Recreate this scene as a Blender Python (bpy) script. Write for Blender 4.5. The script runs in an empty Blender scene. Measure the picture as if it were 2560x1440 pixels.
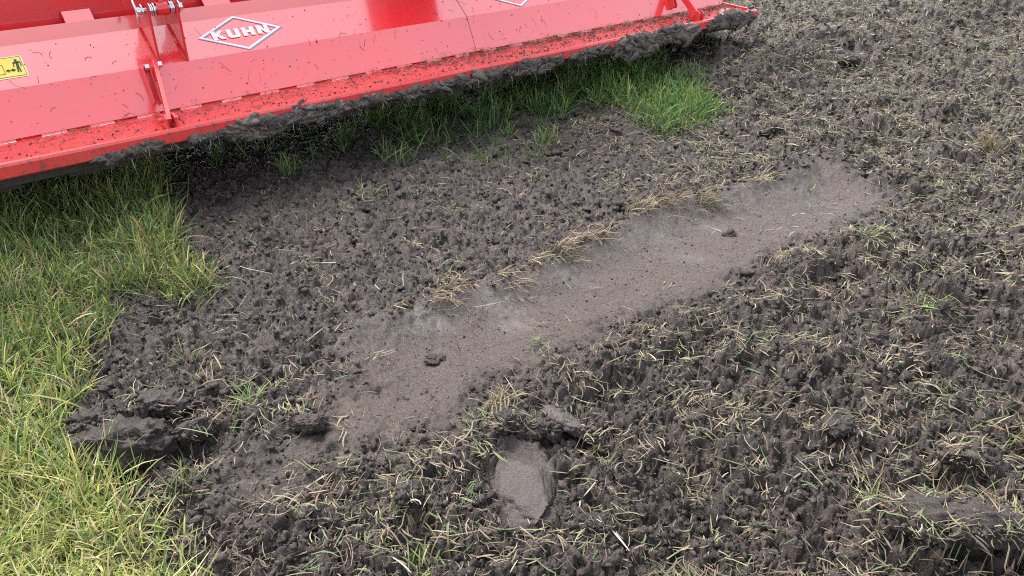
import bpy, bmesh, math, random
import numpy as np
from mathutils import Vector, Matrix, noise as mnoise

random.seed(7)
RNG = np.random.default_rng(11)
scene = bpy.context.scene
COL = scene.collection
R = math.radians

# ------------------------------------------------------------------ camera, sky, sun, exposure
CAM_H = 1.3
PITCH = R(30.7)
cam_d = bpy.data.cameras.new('camera')
cam_d.sensor_width = 36.0
cam_d.lens = 27.0
cam_d.clip_start = 0.05
cam_d.clip_end = 2000.0
cam = bpy.data.objects.new('camera', cam_d)
cam.location = (0, 0, CAM_H)
cam.rotation_euler = (R(90) - PITCH, 0, 0)
COL.objects.link(cam)
scene.camera = cam

SUN_EL, SUN_AZ = R(55), R(316)          # azimuth clockwise from +Y: beyond the machine, to the left
world = bpy.data.worlds.new('World')
scene.world = world
world.use_nodes = True
wn = world.node_tree
wn.nodes.clear()
w_out = wn.nodes.new('ShaderNodeOutputWorld')
w_bg = wn.nodes.new('ShaderNodeBackground')
w_sky = wn.nodes.new('ShaderNodeTexSky')
w_hsv = wn.nodes.new('ShaderNodeHueSaturation')
w_sky.sky_type = 'NISHITA'
w_sky.sun_disc = False
w_sky.sun_elevation = SUN_EL
w_sky.sun_rotation = SUN_AZ
w_sky.air_density = 1.0
w_sky.dust_density = 4.0
w_sky.ozone_density = 1.0
w_hsv.inputs['Saturation'].default_value = 0.36
w_bg.inputs['Strength'].default_value = 0.15
wn.links.new(w_sky.outputs['Color'], w_hsv.inputs['Color'])
wn.links.new(w_hsv.outputs['Color'], w_bg.inputs['Color'])
wn.links.new(w_bg.outputs['Background'], w_out.inputs['Surface'])

sun_d = bpy.data.lights.new('sun', 'SUN')
sun_d.energy = 1.0
sun_d.angle = R(20)
sun_d.color = (1.0, 0.97, 0.93)
sun = bpy.data.objects.new('sun', sun_d)
sun.rotation_euler = (R(90) - SUN_EL, 0, -SUN_AZ + math.pi)
sun.location = (0, 0, 8)
COL.objects.link(sun)

scene.view_settings.view_transform = 'Standard'
scene.view_settings.look = 'None'
scene.view_settings.gamma = 1.0
scene.view_settings.exposure = 1.78
scene.view_settings.use_curve_mapping = False
scene.cycles.use_denoising = False
scene.cycles.caustics_reflective = False
scene.cycles.caustics_refractive = False
scene.cycles.sample_clamp_indirect = 4.0
scene.cycles.filter_width = 1.1

# ------------------------------------------------------------------ picture point -> place on the ground / on a plane
FPX, CX, CY = 1920.0, 1280.0, 720.0
CT, ST = math.cos(PITCH), math.sin(PITCH)
def ray(x, y):
    u = (x - CX) / FPX
    v = (CY - y) / FPX
    return np.array([u, CT + v * ST, -ST + v * CT])
def at(x, y, z=0.0):
    r = ray(x, y)
    t = (z - CAM_H) / r[2]
    return np.array([r[0] * t, r[1] * t, z])

AZ = R(51.2)                              # the tiller's long axis runs away to the right
AX = np.array([math.sin(AZ), math.cos(AZ)])
NX = np.array([-AX[1], AX[0]])
LIP_N = 3.06
def sn(p):
    p = np.asarray(p)
    return p[..., 0] * AX[0] + p[..., 1] * AX[1], p[..., 0] * NX[0] + p[..., 1] * NX[1]

# ------------------------------------------------------------------ noise
_pr = np.random.default_rng(3)
PERM = _pr.permutation(2048).astype(np.int64)
RV = _pr.random((2048, 4))
GA = _pr.random(2048) * 2 * np.pi
GX, GY = np.cos(GA), np.sin(GA)
def hsh(ix, iy, seed=0):
    return PERM[(PERM[(ix + seed * 131) & 2047] + iy + seed * 17) & 2047]
def perlin(x, y, seed=0):
    ix = np.floor(x).astype(np.int64); iy = np.floor(y).astype(np.int64)
    fx = x - ix; fy = y - iy
    u = fx * fx * fx * (fx * (fx * 6 - 15) + 10); v = fy * fy * fy * (fy * (fy * 6 - 15) + 10)
    def gr(dx, dy):
        h = hsh(ix + dx, iy + dy, seed)
        return GX[h] * (fx - dx) + GY[h] * (fy - dy)
    a = gr(0, 0); b = gr(1, 0); c = gr(0, 1); d = gr(1, 1)
    return 1.5 * ((a + u * (b - a)) + v * ((c + u * (d - c)) - (a + u * (b - a))))
def fbm(x, y, oct=4, seed=0, gain=0.5):
    s = 0; a = 1.0; f = 1.0
    for k in range(oct):
        s = s + a * perlin(x * f + 13.7 * k, y * f + 5.1 * k, seed + k); a *= gain; f *= 2.03
    return s
def domes(x, y, cell, seed, keep=0.75):
    """rounded lumps: each cell may hold one lump of its own size and height"""
    gx = x / cell; gy = y / cell
    ix = np.floor(gx).astype(np.int64); iy = np.floor(gy).astype(np.int64)
    best = np.zeros_like(x)
    for dx in (-1, 0, 1):
        for dy in (-1, 0, 1):
            h = hsh(ix + dx, iy + dy, seed); r = RV[h]
            px = ix + dx + r[:, 0]; py = iy + dy + r[:, 1]
            rad = 0.45 + 0.45 * r[:, 2]
            ex = (gx - px); ey = (gy - py)
            st = 0.75 + 0.5 * RV[(h * 7 + 1) & 2047, 0]
            d2 = (ex * ex * st + ey * ey / st) / (rad * rad)
            b = np.sqrt(np.clip(1 - d2, 0, 1)) * (0.35 + 0.65 * r[:, 3])
            b = np.where(RV[(h * 3 + 5) & 2047, 1] < keep, b, 0)
            best = np.maximum(best, b)
    return best
def facets(x, y, cell, seed):
    """broken angular pieces: every cell is a tilted face at its own level, with a crack round it"""
    gx = x / cell; gy = y / cell
    ix = np.floor(gx).astype(np.int64); iy = np.floor(gy).astype(np.int64)
    d1 = np.full_like(x, 9.0); d2 = np.full_like(x, 9.0); lv = np.zeros_like(x); tn = np.zeros_like(x)
    for dx in (-1, 0, 1):
        for dy in (-1, 0, 1):
            h = hsh(ix + dx, iy + dy, seed); r = RV[h]; r2 = RV[(h * 5 + 3) & 2047]
            ex = gx - (ix + dx + r[:, 0]); ey = gy - (iy + dy + r[:, 1])
            d = ex * ex + ey * ey
            near = d < d1
            d2 = np.where(near, d1, np.minimum(d2, d)); d1 = np.where(near, d, d1)
            lv = np.where(near, r[:, 2] + (r2[:, 0] - .5) * 1.5 * ex + (r2[:, 1] - .5) * 1.5 * ey - 0.35 * d, lv)
            tn = np.where(near, r2[:, 2], tn)
    crack = np.sqrt(d2) - np.sqrt(d1)
    t = np.clip(crack / 0.22, 0, 1)
    return lv - 0.55 * (1 - t) ** 2, tn
def sstep(a, b, x):
    t = np.clip((x - a) / (b - a), 0, 1)
    return t * t * (3 - 2 * t)

# ------------------------------------------------------------------ regions on the ground
def poly(pts, z=0.0):
    return np.array([at(x, y, z)[:2] for x, y in pts])
def sdist(P, x, y):
    """signed distance to a polygon, positive inside"""
    d = np.full(x.shape, 1e9); inside = np.zeros(x.shape, bool)
    n = len(P)
    for i in range(n):
        ax, ay = P[i]; bx, by = P[(i + 1) % n]
        ex, ey = bx - ax, by - ay
        wx, wy = x - ax, y - ay
        t = np.clip((wx * ex + wy * ey) / (ex * ex + ey * ey + 1e-12), 0, 1)
        d = np.minimum(d, (wx - t * ex) ** 2 + (wy - t * ey) ** 2)
        if abs(ey) > 1e-12:
            c = ((ay > y) != (by > y)) & (x < ex * (y - ay) / ey + ax)
            inside ^= c
    d = np.sqrt(d)
    return np.where(inside, d, -d)

G_LEFT = poly([(520, 1640), (455, 1440), (400, 1350), (325, 1270), (300, 1190), (165, 1110), (150, 1030), (205, 940), (200, 880),
               (268, 800), (262, 740), (340, 722), (470, 752), (540, 725), (500, 665), (440, 615), (430, 560), (405, 500), (395, 430),
               (380, 330), (-900, 330), (-1500, 600), (-1500, 1640)])
G_STRIP = poly([(1500, 150), (1610, 140), (1650, 195), (1740, 222), (1815, 275), (1740, 305), (1650, 332), (1590, 285), (1500, 262), (1390, 300),
                (1250, 300), (1050, 330), (915, 335), (900, 290), (1250, 190)])
G_TUFTY = poly([(430, 430), (560, 375), (900, 300), (1120, 300), (1370, 290), (1385, 360), (1300, 420), (1150, 395), (960, 400), (800, 400), (560, 400)])
TRENCH = poly([(900, 820), (985, 785), (1100, 752), (1250, 702), (1400, 640), (1500, 590), (1570, 548), (1680, 505), (1790, 480), (1870, 462),
               (1955, 446), (2035, 402), (2110, 425), (2200, 468), (2255, 500), (2150, 575), (2030, 615), (1950, 655), (1860, 700), (1815, 740),
               (1720, 775), (1620, 805), (1530, 830), (1480, 880), (1380, 900), (1320, 940), (1215, 970), (1180, 1040), (1090, 1110), (930, 1150), (800, 1190),
               (660, 1275), (560, 1250), (590, 1170), (740, 1085), (790, 1010), (870, 950), (830, 890)], -0.03)
PATCH = poly([(560, 1180), (640, 1130), (750, 1130), (770, 1190), (650, 1275), (570, 1245)])
SCOOP = poly([(1215, 1160), (1265, 1095), (1355, 1080), (1392, 1150), (1408, 1290), (1330, 1315), (1245, 1300), (1250, 1215)])
WETS = [(1070, 812, .10, .05), (1030, 800, .05, .04), (1255, 765, .12, .07), (1290, 810, .08, .06), (1425, 690, .13, .05), (1545, 598, .12, .05), (1625, 590, .12, .05),
        (1770, 565, .10, .05), (1850, 490, .16, .07), (1965, 478, .10, .06), (1720, 640, .1, .06), (1330, 1265, .05, .06), (640, 965, .06, .05)]

def regions(x, y):
    j = 0.028 * fbm(x * 9, y * 9, 3, 40) + 0.012 * perlin(x * 60, y * 60, 44)
    gl = sdist(G_LEFT, x, y) + j
    gs = sdist(G_STRIP, x, y) + j
    s_ = x * AX[0] + y * AX[1]
    tr = sdist(TRENCH, x, y) + j * (0.7 + 1.3 * sstep(1.15, 0.55, s_)) - 0.02 * sstep(0.9, 0.6, s_)
    sc = sdist(SCOOP, x, y) + j * 0.3
    pt = sdist(PATCH, x, y) + j
    return gl, gs, tr, sc, pt

def ground_height(x, y, want_masks=False):
    x = np.asarray(x, float); y = np.asarray(y, float)
    s = x * AX[0] + y * AX[1]; n = x * NX[0] + y * NX[1]
    gl, gs, tr, sc, pt = regions(x, y)
    grass = np.maximum(sstep(-0.02, 0.05, gl), sstep(-0.02, 0.05, gs))
    bare = np.maximum(sstep(-0.01, np.where(n > 1.62, 0.012, 0.15), tr + np.where(n > 1.62, 0, 0.05 * perlin(x * 26, y * 26, 65))), sstep(0.0, 0.03, sc))
    bare = bare * (1 - 0.45 * sstep(0.95, 0.55, s) * sstep(-.3, .3, perlin(x * 9, y * 9, 64)) * (sc < 0))
    rough = (1 - bare) * (1 - 0.82 * grass) * (0.45 + 0.55 * sstep(0.0, -0.12, tr))
    # loose soil
    wx = x + 0.018 * perlin(x * 17, y * 17, 1) + 0.007 * perlin(x * 55, y * 55, 2)
    wy = y + 0.018 * perlin(x * 17, y * 17, 3) + 0.007 * perlin(x * 55, y * 55, 4)
    fine = sstep(1.75, 1.95, n) * sstep(3.6, 2.8, s)      # finer crumb between the trench and the machine
    fine = np.maximum(fine, 0.6 * sstep(1.3, 1.0, s) * sstep(0.95, 1.15, n))
    big = 1 - 0.72 * fine
    h = 0.032 * fbm(x * 2.6, y * 2.6, 2, 6) * big
    fa, ta = facets(wx, wy, 0.085, 21)
    vx = x + 0.006 * perlin(x * 90, y * 90, 7); vy = y + 0.006 * perlin(x * 90, y * 90, 8)
    fb, tb = facets(vx + .01 * perlin(x * 30, y * 30, 5), vy, 0.036, 22)
    fc, tc = facets(vx, vy, 0.017, 23)
    amt = (0.6 + 1.1 * np.clip(perlin(x * 4, y * 4, 9) + .4, 0, 1)) * (1 + 0.25 * sstep(3.0, 4.4, s))
    h = h + (0.028 * fa * amt + 0.032 * domes(wx, wy, 0.13, 26, 0.3)) * big + 0.025 * fb * (0.5 + 0.5 * big) + 0.014 * fc - 0.028
    h = h + np.abs(perlin(wx * 71, wy * 71, 31)) * 0.007 + np.abs(perlin(x * 140, y * 140, 32)) * 0.006 + 0.003 * perlin(x * 120, y * 120, 34)
    hol = np.clip(perlin(wx * 13, wy * 13, 35) - 0.25, 0, 1)
    h = h - 0.07 * hol * big
    tone = 0.4 * ta + 0.35 * tb + 0.25 * tc
    h = h * rough - 0.01
    # scraped trench
    sk = s + 0.35 * n
    st = fbm(sk * 26, n * 5, 3, 60)
    gro = np.abs(perlin(sk * 38, n * 3.0, 68)) * 0.0055 + np.abs(perlin(sk * 90, n * 6, 69)) * 0.0028
    sm = gro + 0.0016 * st + 0.004 * perlin(x * 14, y * 14, 61) + 0.0014 * fbm(x * 90, y * 90, 2, 62)
    crumb = 0.006 * domes(wx, wy, 0.022, 25, 0.22) * sstep(-0.6, 0.5, perlin(x * 7, y * 7, 63))
    prof = -0.042 * sstep(0.0, 0.20, tr) * sstep(0.45, 1.0, s) - 0.012 * sstep(1.35, 1.78, n) * sstep(0, 0.08, tr) - 0.012 * sstep(2.75, 3.05, s) * sstep(1.35, 1.5, n) * sstep(0, .12, tr)
    h = h + bare * (sm + crumb) + np.where(tr > 0, prof, 0)
    h = h + np.where(sc > 0, -0.015 * sstep(0, 0.03, sc), 0)
    # heaped rims
    rim = np.exp(-((tr + 0.10) / 0.07) ** 2) * (1 - grass) * sstep(2.9, 2.5, s)
    h = h + 0.018 * rim * (0.6 + 0.6 * perlin(x * 5, y * 5, 70))
    h = h + 0.03 * sstep(1.2, 0.6, n) * sstep(0.9, 1.6, s) * (1 - bare)
    # soil thrown up behind the far end of the machine
    h = h + 0.10 * sstep(3.4, 4.2, s) * sstep(2.3, 2.9, n) * (1 - grass * 0.8)
    h = h + 0.03 * sstep(3.0, 4.4, s) * sstep(2.4, 1.9, n) * sstep(0.0, -0.35, tr)
    h = h + grass * (0.012 * fbm(x * 9, y * 9, 3, 80) + 0.006)
    for (px, py, rr_, dp) in ((475, 1125, .06, .05), (330, 1195, .10, .035), (1490, 1098, .035, .05), (1440, 1090, .05, .02)):
        c = at(px, py); h = h - dp * np.exp(-((x - c[0]) ** 2 + (y - c[1]) ** 2) / (rr_ * rr_))
    far = np.hypot(x, y)
    h = h * sstep(60, 20, far)
    if not want_masks:
        return h
    wet = np.zeros_like(x)
    for (px, py, ls, ln) in WETS:
        c = at(px, py, -0.05)
        cs, cn = c[0] * AX[0] + c[1] * AX[1], c[0] * NX[0] + c[1] * NX[1]
        d = ((s - cs + .35 * (n - cn)) / (ln * 1.3)) ** 2 + ((n - cn) / (ls * 0.9)) ** 2
        wet = np.maximum(wet, np.exp(-d * 1.1))
    wet = 0.8 * sstep(0.20, 1.0, wet + 0.18 * fbm(sk * 30, n * 6, 3, 66) + 0.16 * fbm(x * 60, y * 60, 2, 67)) * bare
    return h, bare, wet, grass, tone

# ------------------------------------------------------------------ mesh helpers
def fast_mesh(name, V, F, smooth=False, cols=None, mat=None, attrs=None):
    me = bpy.data.meshes.new(name)
    V = np.ascontiguousarray(V, np.float32); F = np.ascontiguousarray(F, np.int32)
    k = F.shape[1]
    me.vertices.add(len(V)); me.vertices.foreach_set('co', V.ravel())
    me.loops.add(F.size); me.loops.foreach_set('vertex_index', F.ravel())
    me.polygons.add(len(F)); me.polygons.foreach_set('loop_start', np.arange(0, F.size, k, dtype=np.int32))
    if smooth:
        me.polygons.foreach_set('use_smooth', np.ones(len(F), bool))
    me.update(calc_edges=True)
    if cols is not None:
        a = me.attributes.new('tint', 'FLOAT_COLOR', 'POINT')
        c = np.ones((len(V), 4), np.float32); c[:, :3] = cols
        a.data.foreach_set('color', c.ravel())
    if attrs:
        for nm, arr in attrs.items():
            a = me.attributes.new(nm, 'FLOAT', 'POINT'); a.data.foreach_set('value', np.ascontiguousarray(arr, np.float32))
    if mat: me.materials.append(mat)
    return me
def link(name, me, parent=None):
    o = bpy.data.objects.new(name, me); COL.objects.link(o)
    if parent: o.parent = parent
    return o
def tag(o, label=None, cat=None, group=None, kind=None):
    if label: o['label'] = label
    if cat: o['category'] = cat
    if group: o['group'] = group
    if kind: o['kind'] = kind
    return o

# ------------------------------------------------------------------ materials
def new_mat(name):
    m = bpy.data.materials.new(name); m.use_nodes = True
    nt = m.node_tree; b = nt.nodes['Principled BSDF']
    return m, nt, b
def N(nt, t, **kw):
    n = nt.nodes.new(t)
    for k, v in kw.items(): setattr(n, k, v)
    return n
def ramp(nt, stops):
    r = N(nt, 'ShaderNodeValToRGB')
    e = r.color_ramp.elements
    e[0].position, e[0].color = stops[0][0], (*stops[0][1], 1)
    e[1].position, e[1].color = stops[-1][0], (*stops[-1][1], 1)
    for p, c in stops[1:-1]:
        x = e.new(p); x.color = (*c, 1)
    return r

def soil_material():
    m, nt, b = new_mat('soil')
    L = nt.links.new
    geo = N(nt, 'ShaderNodeNewGeometry')
    n1 = N(nt, 'ShaderNodeTexNoise'); n1.inputs['Scale'].default_value = 14; n1.inputs['Detail'].default_value = 6
    n2 = N(nt, 'ShaderNodeTexNoise'); n2.inputs['Scale'].default_value = 170; n2.inputs['Detail'].default_value = 4
    L(geo.outputs['Position'], n1.inputs['Vector']); L(geo.outputs['Position'], n2.inputs['Vector'])
    r1 = ramp(nt, [(0.3, (0.026, 0.0203, 0.0188)), (0.5, (0.044, 0.0345, 0.0315)), (0.72, (0.070, 0.055, 0.0490))])
    L(n1.outputs['Fac'], r1.inputs['Fac'])
    r2 = ramp(nt, [(0.3, (0.6, 0.6, 0.62)), (0.7, (1.4, 1.37, 1.33))])
    L(n2.outputs['Fac'], r2.inputs['Fac'])
    mul = N(nt, 'ShaderNodeMix', data_type='RGBA', blend_type='MULTIPLY'); mul.inputs[0].default_value = 1
    tn = N(nt, 'ShaderNodeAttribute', attribute_name='tone')
    rt = ramp(nt, [(0.2, (0.72, 0.70, 0.71)), (0.5, (1.0, 0.98, 0.97)), (0.8, (1.45, 1.38, 1.30))])
    L(tn.outputs['Fac'], rt.inputs['Fac'])
    m0 = N(nt, 'ShaderNodeMix', data_type='RGBA', blend_type='MULTIPLY'); m0.inputs[0].default_value = 1
    L(r1.outputs['Color'], m0.inputs[6]); L(rt.outputs['Color'], m0.inputs[7])
    L(m0.outputs[2], mul.inputs[6]); L(r2.outputs['Color'], mul.inputs[7])
    # scraped, compacted soil is paler and browner, with fine drag streaks
    bare = N(nt, 'ShaderNodeAttribute', attribute_name='bare')
    wet = N(nt, 'ShaderNodeAttribute', attribute_name='wet')
    mp = N(nt, 'ShaderNodeMapping'); mp.inputs['Scale'].default_value = (190, 95, 90)
    mr = N(nt, 'ShaderNodeMapping'); mr.inputs['Rotation'].default_value = (0, 0, AZ - R(90) - R(20))
    L(geo.outputs['Position'], mr.inputs['Vector']); L(mr.outputs['Vector'], mp.inputs['Vector'])
    n3 = N(nt, 'ShaderNodeTexNoise'); n3.inputs['Scale'].default_value = 1; n3.inputs['Detail'].default_value = 5
    L(mp.outputs['Vector'], n3.inputs['Vector'])
    r3 = ramp(nt, [(0.28, (0.034, 0.0258, 0.0226)), (0.5, (0.063, 0.0487, 0.0425)), (0.72, (0.097, 0.077, 0.067))])
    L(n3.outputs['Fac'], r3.inputs['Fac'])
    mix = N(nt, 'ShaderNodeMix', data_type='RGBA')
    L(bare.outputs['Fac'], mix.inputs[0]); L(mul.outputs[2], mix.inputs[6]); L(r3.outputs['Color'], mix.inputs[7])
    mix2 = N(nt, 'ShaderNodeMix', data_type='RGBA')
    L(wet.outputs['Fac'], mix2.inputs[0]); L(mix.outputs[2], mix2.inputs[6]); mix2.inputs[7].default_value = (0.066, 0.055, 0.052, 1)
    L(mix2.outputs[2], b.inputs['Base Color'])
    ro = N(nt, 'ShaderNodeMapRange'); ro.inputs['To Min'].default_value = 0.58; ro.inputs['To Max'].default_value = 0.46
    L(wet.outputs['Fac'], ro.inputs['Value']); L(ro.outputs['Result'], b.inputs['Roughness'])
    b.inputs['Specular IOR Level'].default_value = 0.45
    bp = N(nt, 'ShaderNodeBump'); bp.inputs['Strength'].default_value = 0.9; bp.inputs['Distance'].default_value = 0.006
    n4 = N(nt, 'ShaderNodeTexNoise'); n4.inputs['Scale'].default_value = 240; n4.inputs['Detail'].default_value = 5; n4.inputs['Roughness'].default_value = .65
    L(geo.outputs['Position'], n4.inputs['Vector'])
    sub = N(nt, 'ShaderNodeMath', operation='MULTIPLY'); inv = N(nt, 'ShaderNodeMapRange')
    inv.inputs['To Min'].default_value = 1.0; inv.inputs['To Max'].default_value = 0.25
    L(wet.outputs['Fac'], inv.inputs['Value']); L(n4.outputs['Fac'], sub.inputs[0]); L(inv.outputs['Result'], sub.inputs[1])
    L(sub.outputs['Value'], bp.inputs['Height']); L(bp.outputs['Normal'], b.inputs['Normal'])
    return m
SOIL = soil_material()

def leaf_material(name, transl=0.35, rough=0.5):
    m, nt, b = new_mat(name)
    L = nt.links.new
    at_ = N(nt, 'ShaderNodeAttribute', attribute_name='tint')
    L(at_.outputs['Color'], b.inputs['Base Color'])
    b.inputs['Roughness'].default_value = rough
    b.inputs['Specular IOR Level'].default_value = 0.4
    tr = N(nt, 'ShaderNodeBsdfTranslucent'); L(at_.outputs['Color'], tr.inputs['Color'])
    mx = N(nt, 'ShaderNodeMixShader'); mx.inputs[0].default_value = transl
    L(b.outputs['BSDF'], mx.inputs[1]); L(tr.outputs['BSDF'], mx.inputs[2])
    L(mx.outputs['Shader'], nt.nodes['Material Output'].inputs['Surface'])
    return m
GRASS = leaf_material('grass_blade')
STRAW = leaf_material('straw', 0.2, 0.65)

def paint_material(name, base, dirt=0.25, dscale=120, dlo=0.66):
    m, nt, b = new_mat(name)
    L = nt.links.new
    geo = N(nt, 'ShaderNodeNewGeometry')
    n1 = N(nt, 'ShaderNodeTexNoise'); n1.inputs['Scale'].default_value = 3.5; n1.inputs['Detail'].default_value = 6
    n2 = N(nt, 'ShaderNodeTexNoise'); n2.inputs['Scale'].default_value = dscale; n2.inputs['Detail'].default_value = 6
    L(geo.outputs['Position'], n1.inputs['Vector']); L(geo.outputs['Position'], n2.inputs['Vector'])
    r = ramp(nt, [(0.35, base), (0.75, tuple(c * 0.9 + 0.012 for c in base))])
    L(n1.outputs['Fac'], r.inputs['Fac'])
    r2 = ramp(nt, [(dlo, (0, 0, 0)), (dlo + .12, (1, 1, 1))])
    L(n2.outputs['Fac'], r2.inputs['Fac'])
    k = N(nt, 'ShaderNodeMath', operation='MULTIPLY'); k.inputs[1].default_value = dirt
    L(r2.outputs['Color'], k.inputs[0])
    mx = N(nt, 'ShaderNodeMix', data_type='RGBA'); mx.inputs[7].default_value = (0.16, 0.07, 0.055, 1)
    L(k.outputs['Value'], mx.inputs[0]); L(r.outputs['Color'], mx.inputs[6])
    n5 = N(nt, 'ShaderNodeTexNoise'); n5.inputs['Scale'].default_value = 9; n5.inputs['Detail'].default_value = 8; n5.inputs['Roughness'].default_value = .7
    L(geo.outputs['Position'], n5.inputs['Vector'])
    r5 = ramp(nt, [(0.45, (0, 0, 0)), (0.8, (0.22, 0.22, 0.22))]); L(n5.outputs['Fac'], r5.inputs['Fac'])
    mx2 = N(nt, 'ShaderNodeMix', data_type='RGBA'); mx2.inputs[7].default_value = (0.36, 0.15, 0.12, 1)
    L(r5.outputs['Color'], mx2.inputs[0]); L(mx.outputs[2], mx2.inputs[6])
    L(mx2.outputs[2], b.inputs['Base Color'])
    rr = N(nt, 'ShaderNodeMapRange'); rr.inputs['To Min'].default_value = 0.14; rr.inputs['To Max'].default_value = 0.26
    L(n1.outputs['Fac'], rr.inputs['Value']); L(rr.outputs['Result'], b.inputs['Roughness'])
    b.inputs['IOR'].default_value = 2.0
    b.inputs['Coat Weight'].default_value = 1.0
    b.inputs['Coat Roughness'].default_value = 0.08
    b.inputs['Coat IOR'].default_value = 1.7
    return m
RED = paint_material('red_paint', (0.86, 0.030, 0.040), 0.1)
RED_DIRTY = paint_material('dusty_red_paint', (0.76, 0.052, 0.052), 0.75, 45, 0.54)
RED_DIRTY.node_tree.nodes['Principled BSDF'].inputs['Coat Weight'].default_value = 0.3
RED_DIRTY.node_tree.nodes['Principled BSDF'].inputs['IOR'].default_value = 1.6

BRED = paint_material('bracket_red_paint', (0.74, 0.030, 0.032), 0.2)
BRED.node_tree.nodes['Principled BSDF'].inputs['Coat Weight'].default_value = 0.25
BRED.node_tree.nodes['Principled BSDF'].inputs['IOR'].default_value = 1.55
def plain(name, col, rough=0.4, metal=0.0, var=0.08):
    m, nt, b = new_mat(name)
    L = nt.links.new
    n = N(nt, 'ShaderNodeTexNoise'); n.inputs['Scale'].default_value = 40; n.inputs['Detail'].default_value = 4
    g = N(nt, 'ShaderNodeNewGeometry'); L(g.outputs['Position'], n.inputs['Vector'])
    r = ramp(nt, [(0.3, tuple(c * (1 - var) for c in col)), (0.7, tuple(min(1, c * (1 + var)) for c in col))])
    L(n.outputs['Fac'], r.inputs['Fac']); L(r.outputs['Color'], b.inputs['Base Color'])
    b.inputs['Roughness'].default_value = rough; b.inputs['Metallic'].default_value = metal
    return m
ZINC = plain('zinc_steel', (0.72, 0.74, 0.78), 0.28, 1.0)
DARK_STEEL = plain('muddy_steel', (0.045, 0.037, 0.034), 0.7, 0.0, .3)
WHITE_VINYL = plain('white_vinyl', (0.80, 0.80, 0.80), 0.35)
GREY_VINYL = plain('blue_grey_vinyl', (0.22, 0.30, 0.42), 0.35)
RED_VINYL = RED
YELLOW_VINYL = plain('yellow_vinyl', (0.80, 0.68, 0.10), 0.4, 0, .03)
PALE_VINYL = plain('pale_yellow_vinyl', (0.82, 0.78, 0.40), 0.4, 0, .03)
BLACK_VINYL = plain('black_vinyl', (0.02, 0.02, 0.035), 0.4)

# ------------------------------------------------------------------ the ground
rows = []
yv = 0.55
while yv < 11.0:
    rows.append(yv); yv += 0.0042 + 0.00265 * max(0, yv - 0.9)
while yv < 900:
    rows.append(yv); yv *= 1.12
rows = np.array([-60, -10, -2, 0.0, 0.3] + rows)
NC = 860
u = np.linspace(-1, 1, NC)
half = np.where(rows < 0.5, 1.35, 0.35 + 0.84 * rows) + 0.35
half[:3] = (60, 10, 3)
X = u[None, :] * half[:, None]; Y = np.repeat(rows[:, None], NC, 1)
hz, bare, wet, grs, tone = ground_height(X.ravel(), Y.ravel(), True)
V = np.stack([X.ravel(), Y.ravel(), hz], 1)
nr = len(rows)
i = np.arange(nr - 1)[:, None] * NC + np.arange(NC - 1)[None, :]
F = np.stack([i, i + 1, i + NC + 1, i + NC], -1).reshape(-1, 4)
ground = link('ground', fast_mesh('ground', V, F, True, None, SOIL, {'bare': bare, 'wet': wet, 'tone': tone}))
tag(ground, 'dark tilled soil with a scraped bare trench running across', kind='structure')
print('ground verts', len(V))

# ------------------------------------------------------------------ where the large clods lie (built further down); loose bits rest on them
CLODS = []
def spec(*a, **k): CLODS.append((a, k))
spec(1322, 1200, (.082, .130, .034), (R(10), R(-5), R(-3)), 'flat smooth grey soil slab lying tilted in the foreground', name='soil_slab', zoff=-.004, rough=.24, wet=.4, bare=.9, cover=False, cat='slab', block=0.5, group='smeared soil slabs')
spec(1265, 1075, (.05, .035, .03), (0, R(8), R(25)), 'crumbly clod at the top left corner of the smooth slab', zoff=.03, rough=.6)
spec(1365, 1075, (.05, .03, .026), (0, 0, R(-20)), 'crumbly clod at the top right corner of the smooth slab', zoff=.03, rough=.6)
spec(325, 1115, (.150, .085, .066), (R(-24), R(4), R(-3)), 'large turned over clod with a smooth face beside the turf edge', zoff=.054, rough=.5, block=.62, cover=False)
spec(232, 1072, (.06, .05, .035), (0, R(-12), R(20)), 'crumbly clod touching the grass left of the large clod', zoff=0.035, rough=.5)
spec(500, 1075, (.055, .045, .035), (R(-15), 0, R(30)), 'smooth sided clod just right of the large turned clod', zoff=0.032, rough=.25, bare=.2)
spec(420, 1010, (.10, .05, .03), (R(10), 0, R(-8)), 'low rough ridge of soil behind the large turned clod', zoff=0.03, rough=.5)
spec(1015, 1258, (.026, .055, .03), (R(-25), R(10), R(8)), 'small smooth slab standing on edge left of the soil slab', zoff=0.032, rough=.2, bare=.4)
spec(2300, 1345, (.085, .07, .045), (R(-10), R(5), R(20)), 'biggest cracked clod in the lower right corner', zoff=0.042, rough=.25, bare=.15)
spec(2430, 1370, (.08, .07, .04), (R(5), R(-8), R(-10)), 'flat clod beside the biggest cracked clod', zoff=0.036, rough=.3, bare=.1)
spec(2390, 1185, (.06, .045, .035), (0, R(10), R(40)), 'grey rounded clod above the biggest cracked clod', zoff=.014, rough=.3, bare=.1)
spec(1490, 1305, (.045, .03, .026), (R(10), 0, R(-10)), 'egg shaped clod right of the smooth soil slab', zoff=.012, rough=.22)
spec(1420, 1055, (.10, .034, .026), (R(-20), R(10), R(-35)), 'shiny smeared soil flap folded above the slab', name='soil_flap', zoff=.025, rough=.25, wet=.6, bare=.8)
spec(1500, 1085, (.035, .03, .02), (R(-40), R(30), R(10)), 'upturned crust over a dark hole right of the flap', zoff=.03, rough=.4)
spec(770, 1060, (.075, .03, .022), (R(-15), R(-6), R(-14)), 'dark smeared flap of soil left of the trench floor', name='soil_flap', zoff=.018, rough=.4, bare=.3)
spec(2085, 1095, (.05, .04, .03), (0, 0, R(20)), 'smooth grey clod among straw at lower right', zoff=.012, rough=.3, bare=.15)
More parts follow.
